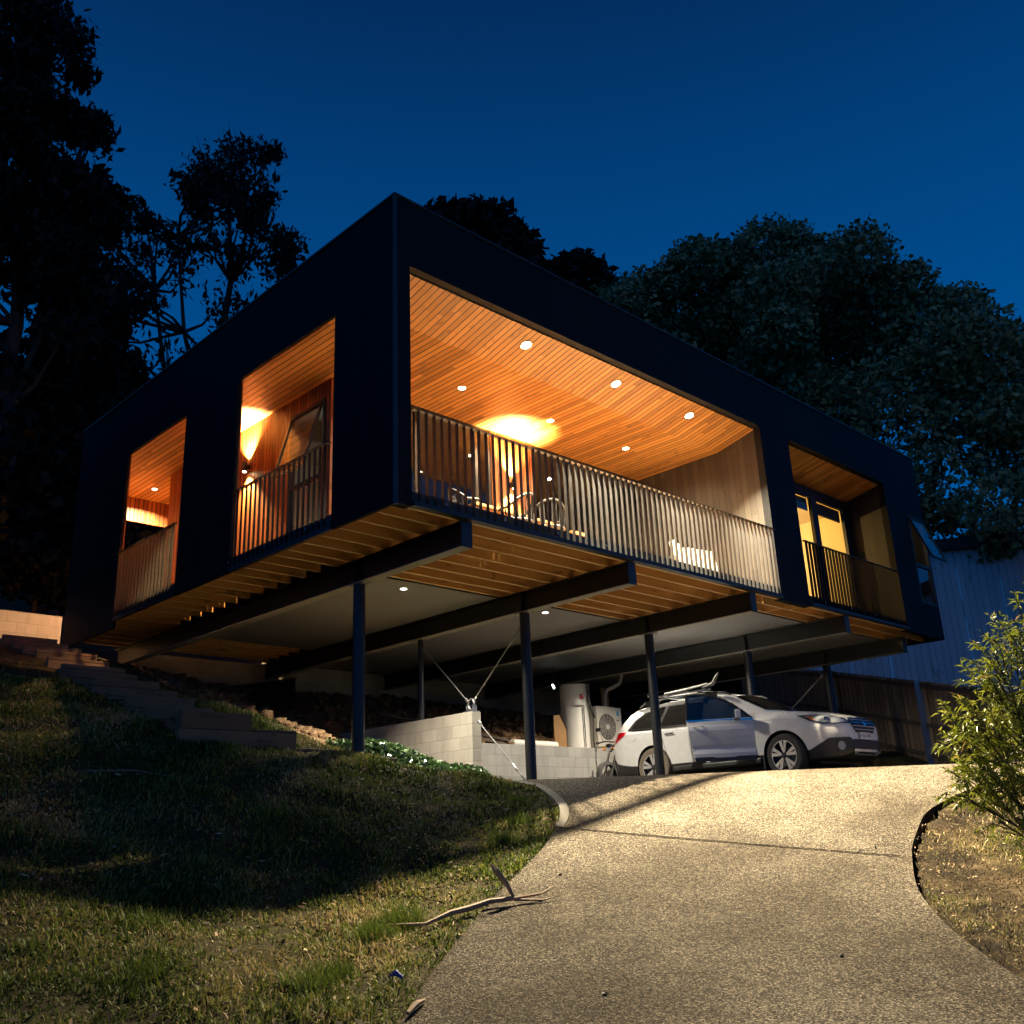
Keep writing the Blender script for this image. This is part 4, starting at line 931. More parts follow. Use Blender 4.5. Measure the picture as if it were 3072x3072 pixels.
# corners, seen at 45 degrees
for s in(-1,1):
    U=(1,-s,0) if s<0 else (-1,1,0);U=Vector((.7071,.7071,0)) if s<0 else Vector((.7071,-.7071,0));D=Vector((-1,1,0)) if s<0 else Vector((-1,-1,0))
    def corner(name,poly,mat,off=.008,h=.04):return drape(name,poly,U,(0,0,1),D,mat,car,off,h)
    corner('headlamp_surround',[(.60,.985),(.90,.985),(1.2,.945),(1.34,.89),(1.40,.815),(1.14,.80),(.92,.82),(.76,.875)],M['ink'],.008)
    corner('headlamp',[(.68,.965),(.92,.965),(1.18,.93),(1.30,.88),(1.36,.825),(1.14,.815),(.94,.835),(.80,.88)],M['lens'],.016)
    corner('headlamp_reflector',[(1.02+.05*math.cos(a),.885+.045*math.sin(a)) for a in np.linspace(0,2*PI,17)[:-1]],M['chrome'],.024,h=.03)
    corner('indicator',[(.72,.955),(.80,.955),(.84,.885),(.80,.885)],M['orange'],.020,h=.03)
    corner('fog_lamp_recess',[(.70,.40),(1.0,.58),(1.36,.585),(1.47,.50),(1.42,.36),(1.2,.30),(.7,.29)],M['black_plastic'],.014)
    corner('fog_lamp',[(1.19+.062*math.cos(a),.455+.07*math.sin(a)) for a in np.linspace(0,2*PI,21)[:-1]],M['lens'],.026,h=.03)
# wheels
def wheel(u,s,steer=0,dusty=False):
    r=bpy.data.objects.new('wheel',None);COL.objects.link(r);r.parent=car;r.location=(u-2.41,s*.80,.363);r.rotation_euler=(0,0,steer)
    r.empty_display_size=.1
    R_=.363;y0=-.11;pr=[(.235,-.10),(.29,-.112),(.34,-.108),(R_-.008,-.09),(R_,-.06),(R_,.06),(R_-.008,.09),(.34,.108),(.29,.112),(.235,.10)]
    MB().lathe(pr,(0,0,0),'y',48).build('tyre',M['dusty_rubber'] if dusty else M['rubber'],r,smooth=True,local=True)
    q=s
    MB().lathe([(.0,.02*q),(.20,.02*q),(.228,.04*q),(.232,.10*q),(.240,.105*q),(.244,.098*q),(.236,-.09*q),(.2,-.09*q)],(0,0,0),'y',40).build('rim_barrel',M['ink'],r,smooth=True,local=True)
    mb=MB()
    for k in range(5):
        a=2*PI*k/5+PI/2
        for da in(-.20,.20):
            b=a+da;p0=Vector((.05*math.cos(a+da*.5),0,.05*math.sin(a+da*.5)));p1=Vector((.236*math.cos(b),0,.236*math.sin(b)))
            t_=Vector((-math.sin(b),0,math.cos(b)))
            y_=.095*q;y1_=.105*q
            pts=[p0+t_*.010,p0-t_*.010,(p0+p1)/2-t_*.022,p1-t_*.030,p1+t_*.030,(p0+p1)/2+t_*.022]
            mb.prism([(p.x,p.z) for p in pts],((1,0,0),(0,0,1)),(0,y_,0),(0,(y1_-y_),0))
    mb.lathe([(.236,.090*q),(.236,.108*q),(.248,.108*q),(.248,.090*q)],(0,0,0),'y',40)
    mb.build('rim',M['alloy'],r,local=True)
    MB().lathe([(0,.112*q),(.03,.11*q),(.035,.09*q)],(0,0,0),'y',16).build('hub_cap',M['ink'],r,local=True)
wheel(1.07,-1,0,True);wheel(1.07,1,0,True);wheel(3.83,-1,RAD(-5));wheel(3.83,1,RAD(-5))
# roof rails and bike tray
for s in(-1,1):
    r_=MB();y_=s*.60
    r_.tube([(.62-c_,y_,1.545),(.75-c_,y_,1.60),(1.4-c_,y_*.985,1.648),(2.2-c_,y_*.985,1.645),(2.62-c_,y_,1.575),(2.72-c_,y_,1.53)],.018,8)
    for u in(.9,2.3):r_.box(u-.12-c_,u+.12-c_,y_-.018,y_+.018,1.52,1.63)
    r_.build('roof_rail',M['black_plastic'],car,smooth=False,local=True)
rk=empty('bike_carrier',(0,0,0),'silver bike carrier tray with a raised black clamp on the car roof','bike carrier')
rk.location=(9.18,1.61,-3.03);rk.rotation_euler=(0,0,RAD(-90.3))
mb=MB();mb.box(.75-c_,2.15-c_,-.45,-.39,1.70,1.715);mb.box(.75-c_,2.15-c_,-.455,-.445,1.715,1.73);mb.box(.75-c_,2.15-c_,-.395,-.385,1.715,1.73);mb.build('tray',M['galv'],rk,local=True)
MB().box(1.15-c_,1.21-c_,-.62,.62,1.655,1.699).build('cross_bar',M['galv'],rk,local=True);MB().box(2.0-c_,2.06-c_,-.62,.62,1.655,1.699).build('cross_bar',M['galv'],rk,local=True)
MB().tube([(2.0-c_,-.41,1.75),(2.22-c_,-.41,1.80),(2.3-c_,-.41,1.9),(2.36-c_,-.41,1.98)],[.03,.035,.03,.015],8).build('clamp_arm',M['black_plastic'],rk,smooth=True,local=True)
MB().tube([(1.1-c_,-.41,1.76),(1.5-c_,-.41,1.77),(2.1-c_,-.41,1.82)],.016,8).build('wheel_strap',M['alloy'],rk,smooth=True,local=True)
MB().box(.70-c_,.80-c_,-.46,-.38,1.75,1.80).build('wheel_chock',M['galv'],rk,local=True)
# open driver door
th=RAD(40);dx,dy=-math.cos(th),-math.sin(th);nx_,ny_=math.sin(th),-math.cos(th);hx,hy=3.30-c_,-.905
def dp(l,z,o=0):return Vector((hx+dx*l+nx_*o,hy+dy*l+ny_*o,z))
def dprism(poly,o0,o1,mb=None):
    mb=mb or MB();a=[dp(l,z,o0) for l,z in poly];b=[dp(l,z,o1) for l,z in poly];n=len(poly)
    fs=[tuple(range(n)),tuple(reversed(range(n,2*n)))]+[(i,i+n,(i+1)%n+n,(i+1)%n) for i in range(n)]
    return mb.add(a+b,fs)
door=MB()
# skin in horizontal bands so that the crease catches light
ZS=[.40,.47,.56,.62,.75,.86,.91,.96,1.02,1.05];OS=[-.005,.0,-.012,.004,.018,.026,.020,.004,-.006,-.03]
Lr=[1.04,1.06,1.075,1.085,1.10,1.11,1.115,1.12,1.125,1.125];cols=14;VV=[]
for z,o,l1 in zip(ZS,OS,Lr):
    for k in range(cols+1):
        t_=k/cols;VV.append(tuple(dp(.0+l1*t_,z-(.035*(1-t_) if z>1.0 else 0)*-1*0,o+.010*math.sin(PI*t_))))
n_=cols+1;FF=[]
for i in range(len(ZS)-1):
    for k in range(cols):
        a=i*n_+k;FF.append((a,a+n_,a+n_+1,a+1))
door.add(VV,FF);dprism([(0,.40),(1.04,.40),(1.10,.75),(1.125,1.04),(0,1.03)],-.09,-.04,door)
for za,zb_ in((.395,.405),):dprism([(0,za),(1.04,za),(1.04,zb_),(0,zb_)],-.09,0,door)
dprism([(1.03,.40),(1.045,.40),(1.13,1.04),(1.11,1.04)],-.09,-.004,door);dprism([(0,.40),(.012,.40),(.012,1.03),(0,1.03)],-.09,0,door)
do=door.build('open_front_door',M['car_white'],car,smooth=False,local=True)
fr=MB();fp=[(0.0,1.03),(.16,1.17),(.42,1.35),(.68,1.45),(.95,1.485),(1.09,1.48),(1.125,1.04)]
fr.tube([dp(l,z,-.04) for l,z in fp],.022,6);fr.build('window_frame',M['black_plastic'],do,local=True)
dprism([(.03,1.03),(.17,1.15),(.43,1.33),(.69,1.43),(.95,1.463),(1.07,1.46),(1.105,1.04)],-.043,-.038).build('door_window',M['car_glass'],do,local=True)
dprism([(.0,1.01),(1.125,1.03),(1.125,1.05),(.0,1.035)],-.03,.004).build('belt_strip',M['chrome'],do,local=True)
dprism([(.0,.345),(1.03,.345),(1.045,.415),(.0,.415)],-.03,.004).build('door_sill_trim',M['black_plastic'],do,local=True)
mb=MB();mb.tube([dp(.86,.925,.03),dp(.88,.93,.055),dp(1.0,.935,.055),dp(1.04,.935,.03)],.014,8);mb.build('door_handle',M['car_white'],do,smooth=True,local=True)
mb=MB();cm=dp(.27,1.10,.13)
mb.obox(cm,Vector((dx,dy,0))*.045,Vector((nx_,ny_,0))*.105,(0,0,.075));mo=mb.build('door_mirror',M['car_white'],do,bevel=.02,local=True)
MB().obox(dp(.27,1.035,.10),Vector((dx,dy,0))*.04,Vector((nx_,ny_,0))*.10,(0,0,.022)).build('mirror_base',M['black_plastic'],do,bevel=.01,local=True)
MB().obox(dp(.315,1.10,.13),Vector((dx,dy,0))*.004,Vector((nx_,ny_,0))*.085,(0,0,.058)).build('mirror_glass',M['chrome'],do,local=True)
MB().obox((3.02-c_,.98,1.10),(.045,0,0),(0,.10,0),(0,0,.07)).build('door_mirror',M['car_white'],car,bevel=.02,local=True)
# side sill
for s in(-1,1):MB().box(1.52-c_,3.38-c_,s*.84,s*.915,.27,.36).build('side_sill',M['black_plastic'],car,bevel=.02,local=True)
MB().box(.66-c_,.69-c_,-.90,-.66,.17,.42).build('mud_flap',M['black_plastic'],car,local=True);MB().box(3.41-c_,3.44-c_,-.90,-.66,.17,.40).build('mud_flap',M['black_plastic'],car,local=True)
MB().box(.5-c_,4.3-c_,-.6,.6,.2,.3).build('underbody',M['ink'],car,local=True)
# ------------------------------------------------------------------ motorcycle behind the car
mc=empty('motorcycle',(9.42,4.52,-3.03),'dark motorcycle with an orange indicator, mostly hidden behind the car tail','motorcycle',RAD(0))
def ml(x,y,z):return (x,y,z)
for xx in(-.62,.75):
    MB().lathe([(.24,-.05),(.30,-.045),(.31,0),(.30,.045),(.24,.05)],(xx,0,.31),'y',32).build('wheel',M['rubber'],mc,smooth=True,local=True)
for s in(-1,1):MB().tube([(-.62,s*.09,.31),(-.36,s*.09,.95)],[.028,.02],8).build('fork_leg',M['chrome'],mc,smooth=True,local=True)
MB().tube([(-.36,-.38,1.02),(-.40,-.2,1.03),(-.36,0,1.0),(-.40,.2,1.03),(-.36,.38,1.02)],.014,8).build('handlebar',M['black_plastic'],mc,smooth=True,local=True)
for s in(-1,1):
    MB().tube([(-.36,s*.38,1.02),(-.34,s*.48,1.02)],.02,8).build('grip',M['rubber'],mc,local=True)
    m_=MB().tube([(-.38,s*.26,1.03),(-.40,s*.34,1.24)],.006,6);m_.obox((-.40,s*.36,1.28),(.012,0,0),(0,.06,0),(0,0,.035));m_.build('mirror',M['black_plastic'],mc,local=True)
    MB().tube([(-.50,s*.1,.86),(-.50,s*.17,.86)],.024,10).build('indicator',M['orange'],mc,smooth=True,local=True)
MB().lathe([(0,-.08),(.08,-.06),(.09,0),(.085,.02)],(-.5,0,.88),'x',20).build('headlamp',M['chrome'],mc,smooth=True,local=True)
MB().tube([(-.3,0,.9),(0,0,.92),(.2,0,.82)],[.09,.15,.1],12).build('fuel_tank',M['ink'],mc,smooth=True,local=True)
MB().tube([(.15,0,.80),(.45,0,.80),(.8,0,.88)],[.1,.13,.09],10).build('seat',M['rubber'],mc,smooth=True,local=True)
MB().box(-.2,.3,-.16,.16,.3,.68).build('engine',M['frame'],mc,bevel=.04,local=True)
# ------------------------------------------------------------------ vegetation
def leaves(centers,radii,counts,size,flat=.0,elong=1.0,droop=0,shell=.55,squash=.75):
    C_=[];T_=[]
    for c,r,k in zip(centers,radii,counts):
        d=rng.normal(size=(k,3));d/=np.linalg.norm(d,axis=1)[:,None];rr=r*(shell+(1-shell)*rng.random(k))**.6
        rr*=np.clip(1+.14*rng.normal(size=k),.3,1.13);p=np.array(c)+d*rr[:,None]*np.array([1,1,squash]);C_.append(p);T_.append(np.clip(.45+.18*rng.normal(size=k)+.10*rng.normal(),0,1))
    P=np.vstack(C_);T_=np.concatenate(T_);n=len(P)
    a=rng.normal(size=(n,3));a[:,2]-=droop;a/=np.linalg.norm(a,axis=1)[:,None];b=rng.normal(size=(n,3));b-=(b*a).sum(1)[:,None]*a;b/=np.linalg.norm(b,axis=1)[:,None]
    s=size*(.6+.8*rng.random(n))[:,None];A=a*s*elong*.5;B=b*s*.5
    V=np.stack([P-A,P+B*.9,P+A,P-B*.9],1).reshape(-1,3);F=np.arange(4*n).reshape(n,4);return V,F,np.repeat(T_,4)
def tree(name,loc,trunk,blobs,leaf,size,lab,group=None,mat='leaf_euc',elong=1.6,droop=.4,branches=True,shell=.5,squash=.75,trr=.25,cat='tree'):
    r=empty(name,loc,lab,cat,group=group)
    tm=MB()
    for pts,r0,r1 in trunk:
        k=len(pts);tm.tube(pts,[r0+(r1-r0)*i/(k-1) for i in range(k)],8)
    if branches:
        main=[Vector(p) for p in trunk[0][0]]
        for c,rad,_ in blobs:
            c=Vector(c);best=min((p for q in trunk for p in [Vector(w) for w in q[0]]),key=lambda p:(p-c).length+(4 if p.z>c.z else 0))
            mid=best.lerp(c,.5)+Vector((random.uniform(-.3,.3),random.uniform(-.3,.3),-.15*(c-best).length*.5))
            tm.tube([best,mid,c],[trr*.42,trr*.28,trr*.08],6)
            for _k in range(4):
                e=c+Vector((random.uniform(-1,1),random.uniform(-1,1),random.uniform(-.5,1)))*rad*.85
                st_=mid.lerp(c,random.uniform(.3,1));tm.tube([st_,st_.lerp(e,.5)+Vector((0,0,.1)),e],[trr*.14,trr*.09,trr*.03],4,cap=False)
    tm.build('trunk',M['bark'],r,smooth=True)
    V,F,T_=leaves([b[0] for b in blobs],[b[1] for b in blobs],[int(leaf*b[2]) for b in blobs],size,elong=elong,droop=droop,shell=shell,squash=squash)
    npmesh('crown',V,F,M[mat],r,col=T_);return r
# camera-independent placement helper for authoring: bearing (deg), distance, elevation (deg) as seen from the road end
def BE(az,d,el):
    return (float(CAM[0]+d*math.cos(RAD(az))),float(CAM[1]+d*math.sin(RAD(az))),float(CAM[2]+d*math.tan(RAD(el))))
# big broadleaf tree behind the right half of the house
bl_=[];D0=37
TOPL=[(43.5,26.5),(42,28.2),(39.5,30.0),(38,31.3),(36,33.0),(34.5,32.2),(33,33.6),(31,32.6),(29,33.2),(27,34.2),(25.7,34.3),(24,32.4),(22,32.4),(20,30.2),(18,28.2),(16,25.5),(14,23),(11.5,20.5)]
BOT=[(43.5,24),(41,24),(39,23),(36,20),(32,15),(28,12),(25,15.5),(22,19),(19.5,19.5),(17,17.5),(14,15.5),(11.5,15)]
rs=random.Random(5)
az=43
while az>11.5:
    tp=float(np.interp(-az,[-a[0] for a in TOPL],[a[1] for a in TOPL]));bt=float(np.interp(-az,[-a[0] for a in BOT],[a[1] for a in BOT]))
    el=tp-2.1+rs.uniform(-.5,.3);first=True
    while el>bt:
        r=rs.uniform(1.15,1.75) if first else rs.uniform(1.2,2.0)
        fr=(el-bt)/(tp-bt);dens=1.0 if (az>26 or fr>.35) else .45
        bl_.append((BE(az+rs.uniform(-.7,.7),D0+rs.uniform(-4,4),el+rs.uniform(-.5,.5)),r,dens*r*r/2.4));first=False
        el-=rs.uniform(2.0,2.9)
    az-=rs.uniform(1.5,2.2)
for az,el,r in [(20,17.5,1.5),(17.5,15.8,1.3),(22.5,17.5,1.3),(15,14.5,1.4),(19,15,1.1),(21,15.6,1.0),(16.5,13.8,.9),(14,12.8,1.2),(18.2,13.6,.8),(12.5,13,1.3),(23.8,16.2,.9)]:
    bl_.append((BE(az,D0-3+rs.uniform(-2,2),el),r,.28))
base=BE(22,D0,3.0);fork=BE(23,D0,11)
tr=[([base,BE(22.3,D0,8),fork,BE(24.5,D0,17),BE(27,D0,23),BE(29,D0,27)],.55,.12),([fork,BE(21.5,D0,15),BE(20,D0,19),BE(19,D0,23)],.3,.06),([BE(22.3,D0,8),BE(19,D0,12),BE(16.5,D0,16),BE(15,D0,20)],.26,.05),([BE(24.5,D0,17),BE(30,D0,20),BE(34,D0,25)],.24,.05)]
tree('broadleaf_tree',base,tr,bl_,1900,.17,'huge dense broadleaf tree with a rounded crown behind the right half of the roof',mat='leaf_big',elong=1.4,droop=.1,shell=.45,squash=.8,trr=.22)
# trees directly behind the roof
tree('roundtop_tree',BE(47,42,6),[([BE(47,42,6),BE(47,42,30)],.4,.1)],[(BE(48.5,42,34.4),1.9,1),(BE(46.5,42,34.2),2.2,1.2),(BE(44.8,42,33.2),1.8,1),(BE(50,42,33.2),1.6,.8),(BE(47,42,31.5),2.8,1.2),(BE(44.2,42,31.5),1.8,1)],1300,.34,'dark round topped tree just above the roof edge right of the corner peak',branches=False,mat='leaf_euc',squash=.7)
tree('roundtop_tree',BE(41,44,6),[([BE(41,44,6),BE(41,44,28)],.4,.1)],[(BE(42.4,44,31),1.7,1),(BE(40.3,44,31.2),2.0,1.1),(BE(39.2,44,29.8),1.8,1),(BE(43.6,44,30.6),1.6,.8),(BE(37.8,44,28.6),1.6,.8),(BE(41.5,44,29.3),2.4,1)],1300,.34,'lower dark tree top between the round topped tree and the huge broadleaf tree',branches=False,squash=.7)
gm=[(BE(az,40,el),2.2,1) for az,el in((40,3),(37,5),(34,3),(31,5),(28,3.5),(43,4),(46,3.5),(49,5),(36,9),(31,9),(41,8),(46,8),(26,4),(51,3))]
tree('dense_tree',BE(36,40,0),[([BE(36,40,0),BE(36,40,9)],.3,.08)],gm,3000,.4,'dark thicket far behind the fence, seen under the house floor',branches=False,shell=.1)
# open gum tree left of the roof
D1=33
gm=[];rs=random.Random(9)
for az,el,r,k in((64.3,37.6,1.3,5),(62.6,37.2,1.2,4),(61.2,35.4,1.1,4),(66.3,35.3,1.2,4),(68,33.4,1.2,4),(70.2,31.6,1.2,3),(59.0,32.8,1.2,4),(57.2,32,1.3,4),(56.4,30,1.1,3),(64,33.2,1.5,4),(62,31,1.2,2),(67.3,30,1.4,3),(70,28,1.2,3),(59.5,28.6,1.2,2),(57.2,27.4,1.0,2),(64.8,27.4,1.0,1),(68.2,25,1.0,2),(65.3,23.2,.9,2),(61.3,28,.9,1),(60,24.8,.8,1)):
    for _ in range(k+2):gm.append((BE(az+rs.uniform(-r,r)*1.8,D1+rs.uniform(-2,2),el+rs.uniform(-r,r)*1.1-.3),rs.uniform(.5,1.2),rs.uniform(.2,.5)*(.8 if el<34 else 1)))
tr=[([BE(63.8,D1,6),BE(63.7,D1,18),BE(63.4,D1,26),BE(62.8,D1,31),BE(63.2,D1,35)],.24,.07),([BE(67.2,D1,8),BE(67,D1,18),BE(66.2,D1,25),BE(67.3,D1,30)],.17,.05),([BE(60.5,D1,14),BE(59.5,D1,21),BE(57.8,D1,27),BE(57.4,D1,30)],.14,.04),([BE(63.6,D1,20),BE(60.8,D1,26),BE(58.5,D1,30.5)],.12,.04),([BE(63.5,D1,22),BE(65.4,D1,28),BE(66.2,D1,33)],.11,.04)]
tree('gum_tree',BE(63.8,D1,6),tr,gm,400,.14,'tall open gum tree with visible branches left of the roof peak',trr=.17,droop=1.2,shell=.05,elong=2.2,squash=.8)
tree('gum_tree',BE(54.5,40,8),[([BE(54.5,40,8),BE(55,40,28)],.2,.06),([BE(55,40,20),BE(52.5,40,29)],.12,.04)],[(BE(56,40,30.2),1.3,.8),(BE(54,40,30.8),1.2,.7),(BE(52.8,40,31.6),1.1,.6),(BE(55,40,27.5),1.2,.5),(BE(57,40,25.5),1.2,.4)],600,.15,'small feathery gum tree peeping over the sloping roof edge',trr=.12,droop=1.)
# tall dark gum at the far left
D2=26;gm=[]
for az,el,r,k in((78,42.5,1.6,7),(75.5,41,1.3,6),(74.3,38.6,1.3,6),(77.5,38,2,9),(73,36.6,1.3,6),(75.5,35,1.9,9),(72,34,1.3,6),(78.5,34,2,9),(73.5,31.4,1.5,7),(71.6,31,1.2,5),(76.8,30.6,1.7,6),(79,29.8,1.5,6),(72.8,28.8,1.1,4),(70.6,28.4,1.1,5),(78,26,1.3,3),(75.8,25,.9,2)):
    for _ in range(k+2):gm.append((BE(az+rs.uniform(-r,r)*1.5,D2+rs.uniform(-1.5,1.5),el+rs.uniform(-r,r)*1.2),rs.uniform(.5,1.0),rs.uniform(.35,.6)))
tr=[([BE(75.2,D2,6),BE(75,D2,20),BE(74.6,D2,27),BE(75,D2,33),BE(76,D2,39)],.28,.08),([BE(75,D2,22),BE(77,D2,29),BE(78,D2,35)],.14,.05),([BE(74.9,D2,21),BE(73.2,D2,27),BE(72.6,D2,33)],.12,.04)]
tree('gum_tree',BE(75.2,D2,6),tr,gm,620,.14,'tallest dark gum tree cut off by the left edge of the picture',trr=.18,droop=1.,shell=.05,elong=2.0,squash=.8)
# dense dark conifer between them and black lower thicket
D3=28
gm=[(BE(70.5,D3,29.8),.8,.8),(BE(71.6,D3,28),1.1,1),(BE(69.8,D3,27),1.2,1),(BE(72.5,D3,25),1.5,1.2),(BE(69.6,D3,24),1.5,1.2),(BE(68.3,D3,22.2),1.1,1),(BE(71.5,D3,21.5),1.8,1.4),(BE(74.5,D3,21),1.5,1),(BE(68.8,D3,20),1.5,1.2),(BE(72,D3,19),1.6,1.3),(BE(67.4,D3,18.5),.9,.6)]
gm=[((c[0],c[1],c[2]-1.3),r_*1.2,k_*1.4) for c,r_,k_ in gm]
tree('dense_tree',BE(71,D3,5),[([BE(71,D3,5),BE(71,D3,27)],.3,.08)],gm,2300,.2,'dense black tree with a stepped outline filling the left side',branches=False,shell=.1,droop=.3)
gm=[(BE(79,20,21),2,1),(BE(82,20,24),2.5,1),(BE(78,20,18),1.6,1),(BE(83,20,18),2.,1)]
tree('dense_tree',BE(80,20,5),[([BE(80,20,5),BE(80,20,20)],.3,.08)],gm,1900,.22,'dense black shrubby tree low at the left picture edge',branches=False,shell=.1)
gm=[(BE(73.5,24,14.5),.9,.7),(BE(70.5,24,14),1.0,.8),(BE(77,24,14.5),1.0,.8),(BE(67.5,24,14.5),1.3,1),(BE(65.3,24,14.6),1.4,1),(BE(62.6,25,14.8),1.3,1)]
tree('dark_hedge',BE(72,24,10),[([BE(72,24,10),BE(72,24,14)],.1,.04)],gm,1500,.14,'dark hedge of shrubs on the bank above the lit retaining wall',branches=False,shell=.1,cat='hedge')
# hill behind
def hill(name,az0,az1,d0,d1,e0,e1):
    V=[];n1,n2=40,14
    for i in range(n1):
        az=az0+(az1-az0)*i/(n1-1)
        for j in range(n2):
            t=j/(n2-1);d=d0+(d1-d0)*t;el=e0+(e1-e0)*t**.7+.6*math.sin(az*.9)*t
            V.append(BE(az,d,el))
    V=np.array(V);I=np.arange(n1*n2).reshape(n1,n2);F=np.stack([I[:-1,:-1],I[:-1,1:],I[1:,1:],I[1:,:-1]],-1).reshape(-1,4)
    o=npmesh(name,V,F,M['soil'],smooth=True);tag(o,kind='structure')
hill('hillside',58,105,19,60,7.2,17.5)
# shrub at the right: leafy young wattle/willow
def shrub(loc,az_el_r,lab):
    r=empty('leafy_shrub',loc,lab,'shrub');tm=MB();L=Vector(loc);C_=[]
    V=[];F=[];T_=[]
    def leaf(p,d,ln,w,tint):
        d=d.normalized();s=d.cross(Vector((random.uniform(-1,1),random.uniform(-1,1),random.uniform(-1,1)))).normalized()*w
        n0=len(V);dn=Vector((0,0,-ln*.25))
        V.extend([p,p+d*ln*.4+s,p+d*ln+dn,p+d*ln*.4-s]);F.append((n0,n0+1,n0+2,n0+3));T_.extend([tint]*4)
    for c,rad,k in az_el_r:
        c=Vector(c)
        mid=L.lerp(c,.5)+Vector((random.uniform(-.15,.15),random.uniform(-.15,.15),.1));tm.tube([L,mid,c],[.018,.012,.006],5)
        for _ in range(k):
            d=Vector((random.gauss(0,1),random.gauss(0,1),random.gauss(.2,.8))).normalized();e=c+d*rad*random.uniform(.35,1.1)
            s0=mid.lerp(c,random.uniform(.3,1));m_=s0.lerp(e,.6)+Vector((0,0,.05));tm.tube([s0,m_,e],[.005,.004,.002],4,cap=False)
            tip=(e-m_).normalized();base_t=random.uniform(.1,.6)
            for q in range(24):
                t_=random.uniform(.0,1.0);p=m_.lerp(e,t_) if random.random()<.7 else s0.lerp(m_,t_)
                leaf(p,tip+Vector((random.gauss(0,.8),random.gauss(0,.8),random.gauss(-.1,.6))),random.uniform(.045,.095),random.uniform(.004,.008),min(1,max(0,base_t+random.gauss(0,.12)+(.35 if t_>.85 and random.random()<.35 else 0))))
    tm.build('stems',M['bark'],r,smooth=True);npmesh('foliage',np.array([tuple(v) for v in V]),np.array(F),M['leaf_shrub'],r,col=T_);return r
DS=8.2
sh_=[(BE(19.3,DS,7.0),.30,10),(BE(18.3,DS,8.6),.32,9),(BE(20.6,DS,5.2),.30,14),(BE(18.8,DS,5),.40,26),(BE(20.6,DS,3.6),.32,20),(BE(18.4,DS,3),.42,30),(BE(21.8,DS,3.9),.2,9),(BE(22.3,DS,2.3),.2,8),(BE(21.0,DS,2),.3,20),(BE(22.0,DS,1.1),.2,8),(BE(20.0,DS,1.4),.32,22),(BE(18.2,DS,1),.38,24),(BE(20.4,DS,-.3),.2,4),(BE(19.2,DS,-1.0),.22,4),(BE(17.8,DS,-.6),.28,7),(BE(16.3,DS,4),.5,26),(BE(16.4,DS,.6),.38,18),(BE(19.3,DS,6.0),.3,14),(BE(17.6,DS,9.6),.34,14),(BE(16.6,DS,7.5),.4,18),(BE(19.2,DS,8.3),.24,8)]
bs=(1.72,-5.9,0);bz=float(ground_z(np.array(2.15),np.array(-6.0)))
shrub((2.15,-6.0,bz),sh_,'leafy green shrub with reddish tips overhanging the right driveway edge')
# ivy under the block wall
n=5200;t_=rng.random(n);px=1.25+(4.15-1.25)*t_;py=2.75+(3.25-2.75)*t_+rng.normal(size=n)*.22
pz=ground_z(px,py)+.03+.20*rng.random(n)*np.clip(1.3-abs(py-(2.75+.5*t_))*2.2,0.1,1)*np.where(t_>.15,1,t_/.15)
a=rng.normal(size=(n,3));a[:,2]=abs(a[:,2])*.4;a/=np.linalg.norm(a,axis=1)[:,None];b=np.cross(a,rng.normal(size=(n,3)));b/=np.linalg.norm(b,axis=1)[:,None]
s=(.03+.03*rng.random(n))[:,None];P=np.stack([px,py,pz],1);V=np.stack([P-a*s,P+b*s*.8,P+a*s,P-b*s*.8],1).reshape(-1,3)
o=npmesh('ivy',V,np.arange(4*n).reshape(n,4),M['leaf_ivy'],col=np.repeat(rng.random(n),4));tag(o,'low glossy ivy spreading along the foot of the pale block wall','ivy',kind='stuff')
# grass
def blades(px,py,h,w,tint,lean=.6,mode='grass'):
    n=len(px);pz=ground_z(px,py)-.01;P=np.stack([px,py,pz],1)
    az=rng.random(n)*2*PI;ln=rng.random(n)*lean+.15;d=np.stack([np.cos(az)*ln,np.sin(az)*ln,np.sqrt(np.clip(1-ln**2,.05,1))],1)
    s=np.stack([-np.sin(az+rng.normal(size=n)*.8),np.cos(az),np.zeros(n)],1)*w[:,None]*.5
    M1=P+d*h[:,None]*.55;d2=d.copy();d2[:,2]-=.55*lean;T=M1+d2*h[:,None]*.5
    V=np.stack([P-s,P+s,M1+s*.7,M1-s*.7,T],1).reshape(-1,3)
    b=np.arange(n)*5;F=np.vstack([np.stack([b,b+1,b+2],1),np.stack([b,b+2,b+3],1),np.stack([b+3,b+2,b+4],1)])
    return V,F,np.repeat(tint,5)
def cl_noise(x,y,s):
    return .5+.25*np.sin(x*s+1.7*np.sin(y*s*.7))+.25*np.cos(y*s*1.3-x*s*.4+2*np.sin(x*s*.5))
n=400000
r=3.2+13*rng.random(n)**.9;az=RAD(36)+RAD(58)*rng.random(n);px=CAM[0]+r*np.cos(az);py=CAM[1]+r*np.sin(az)
keep=~inside(px,py)&(edge_dist(px,py,LP)>.02)&~((px>.9)&(py>2.6))&~((px>-1.52)&(px<-.58)&(py>1.9))&(py<5.5+.0*px)
cl=cl_noise(px,py,3.1)*.5+cl_noise(px+7,py-3,9.7)*.5
keep&=rng.random(n)<(.35+.9*cl)
px,py,cl=px[keep],py[keep],cl[keep];n=len(px)
dist=np.hypot(px-CAM[0],py-CAM[1]);h=(.035+.05*rng.random(n))*(.5+cl)*np.clip(.9+.02*dist,1,1.3);w=.004+.0011*dist
tint=np.clip(.46+.55*(cl_noise(px-3,py+5,1.9)-.5)+.35*(cl_noise(px,py,5.3)-.5)+.22*rng.normal(size=n),0,1)
V1,F1,T1=blades(px,py,h,w,tint,.95)
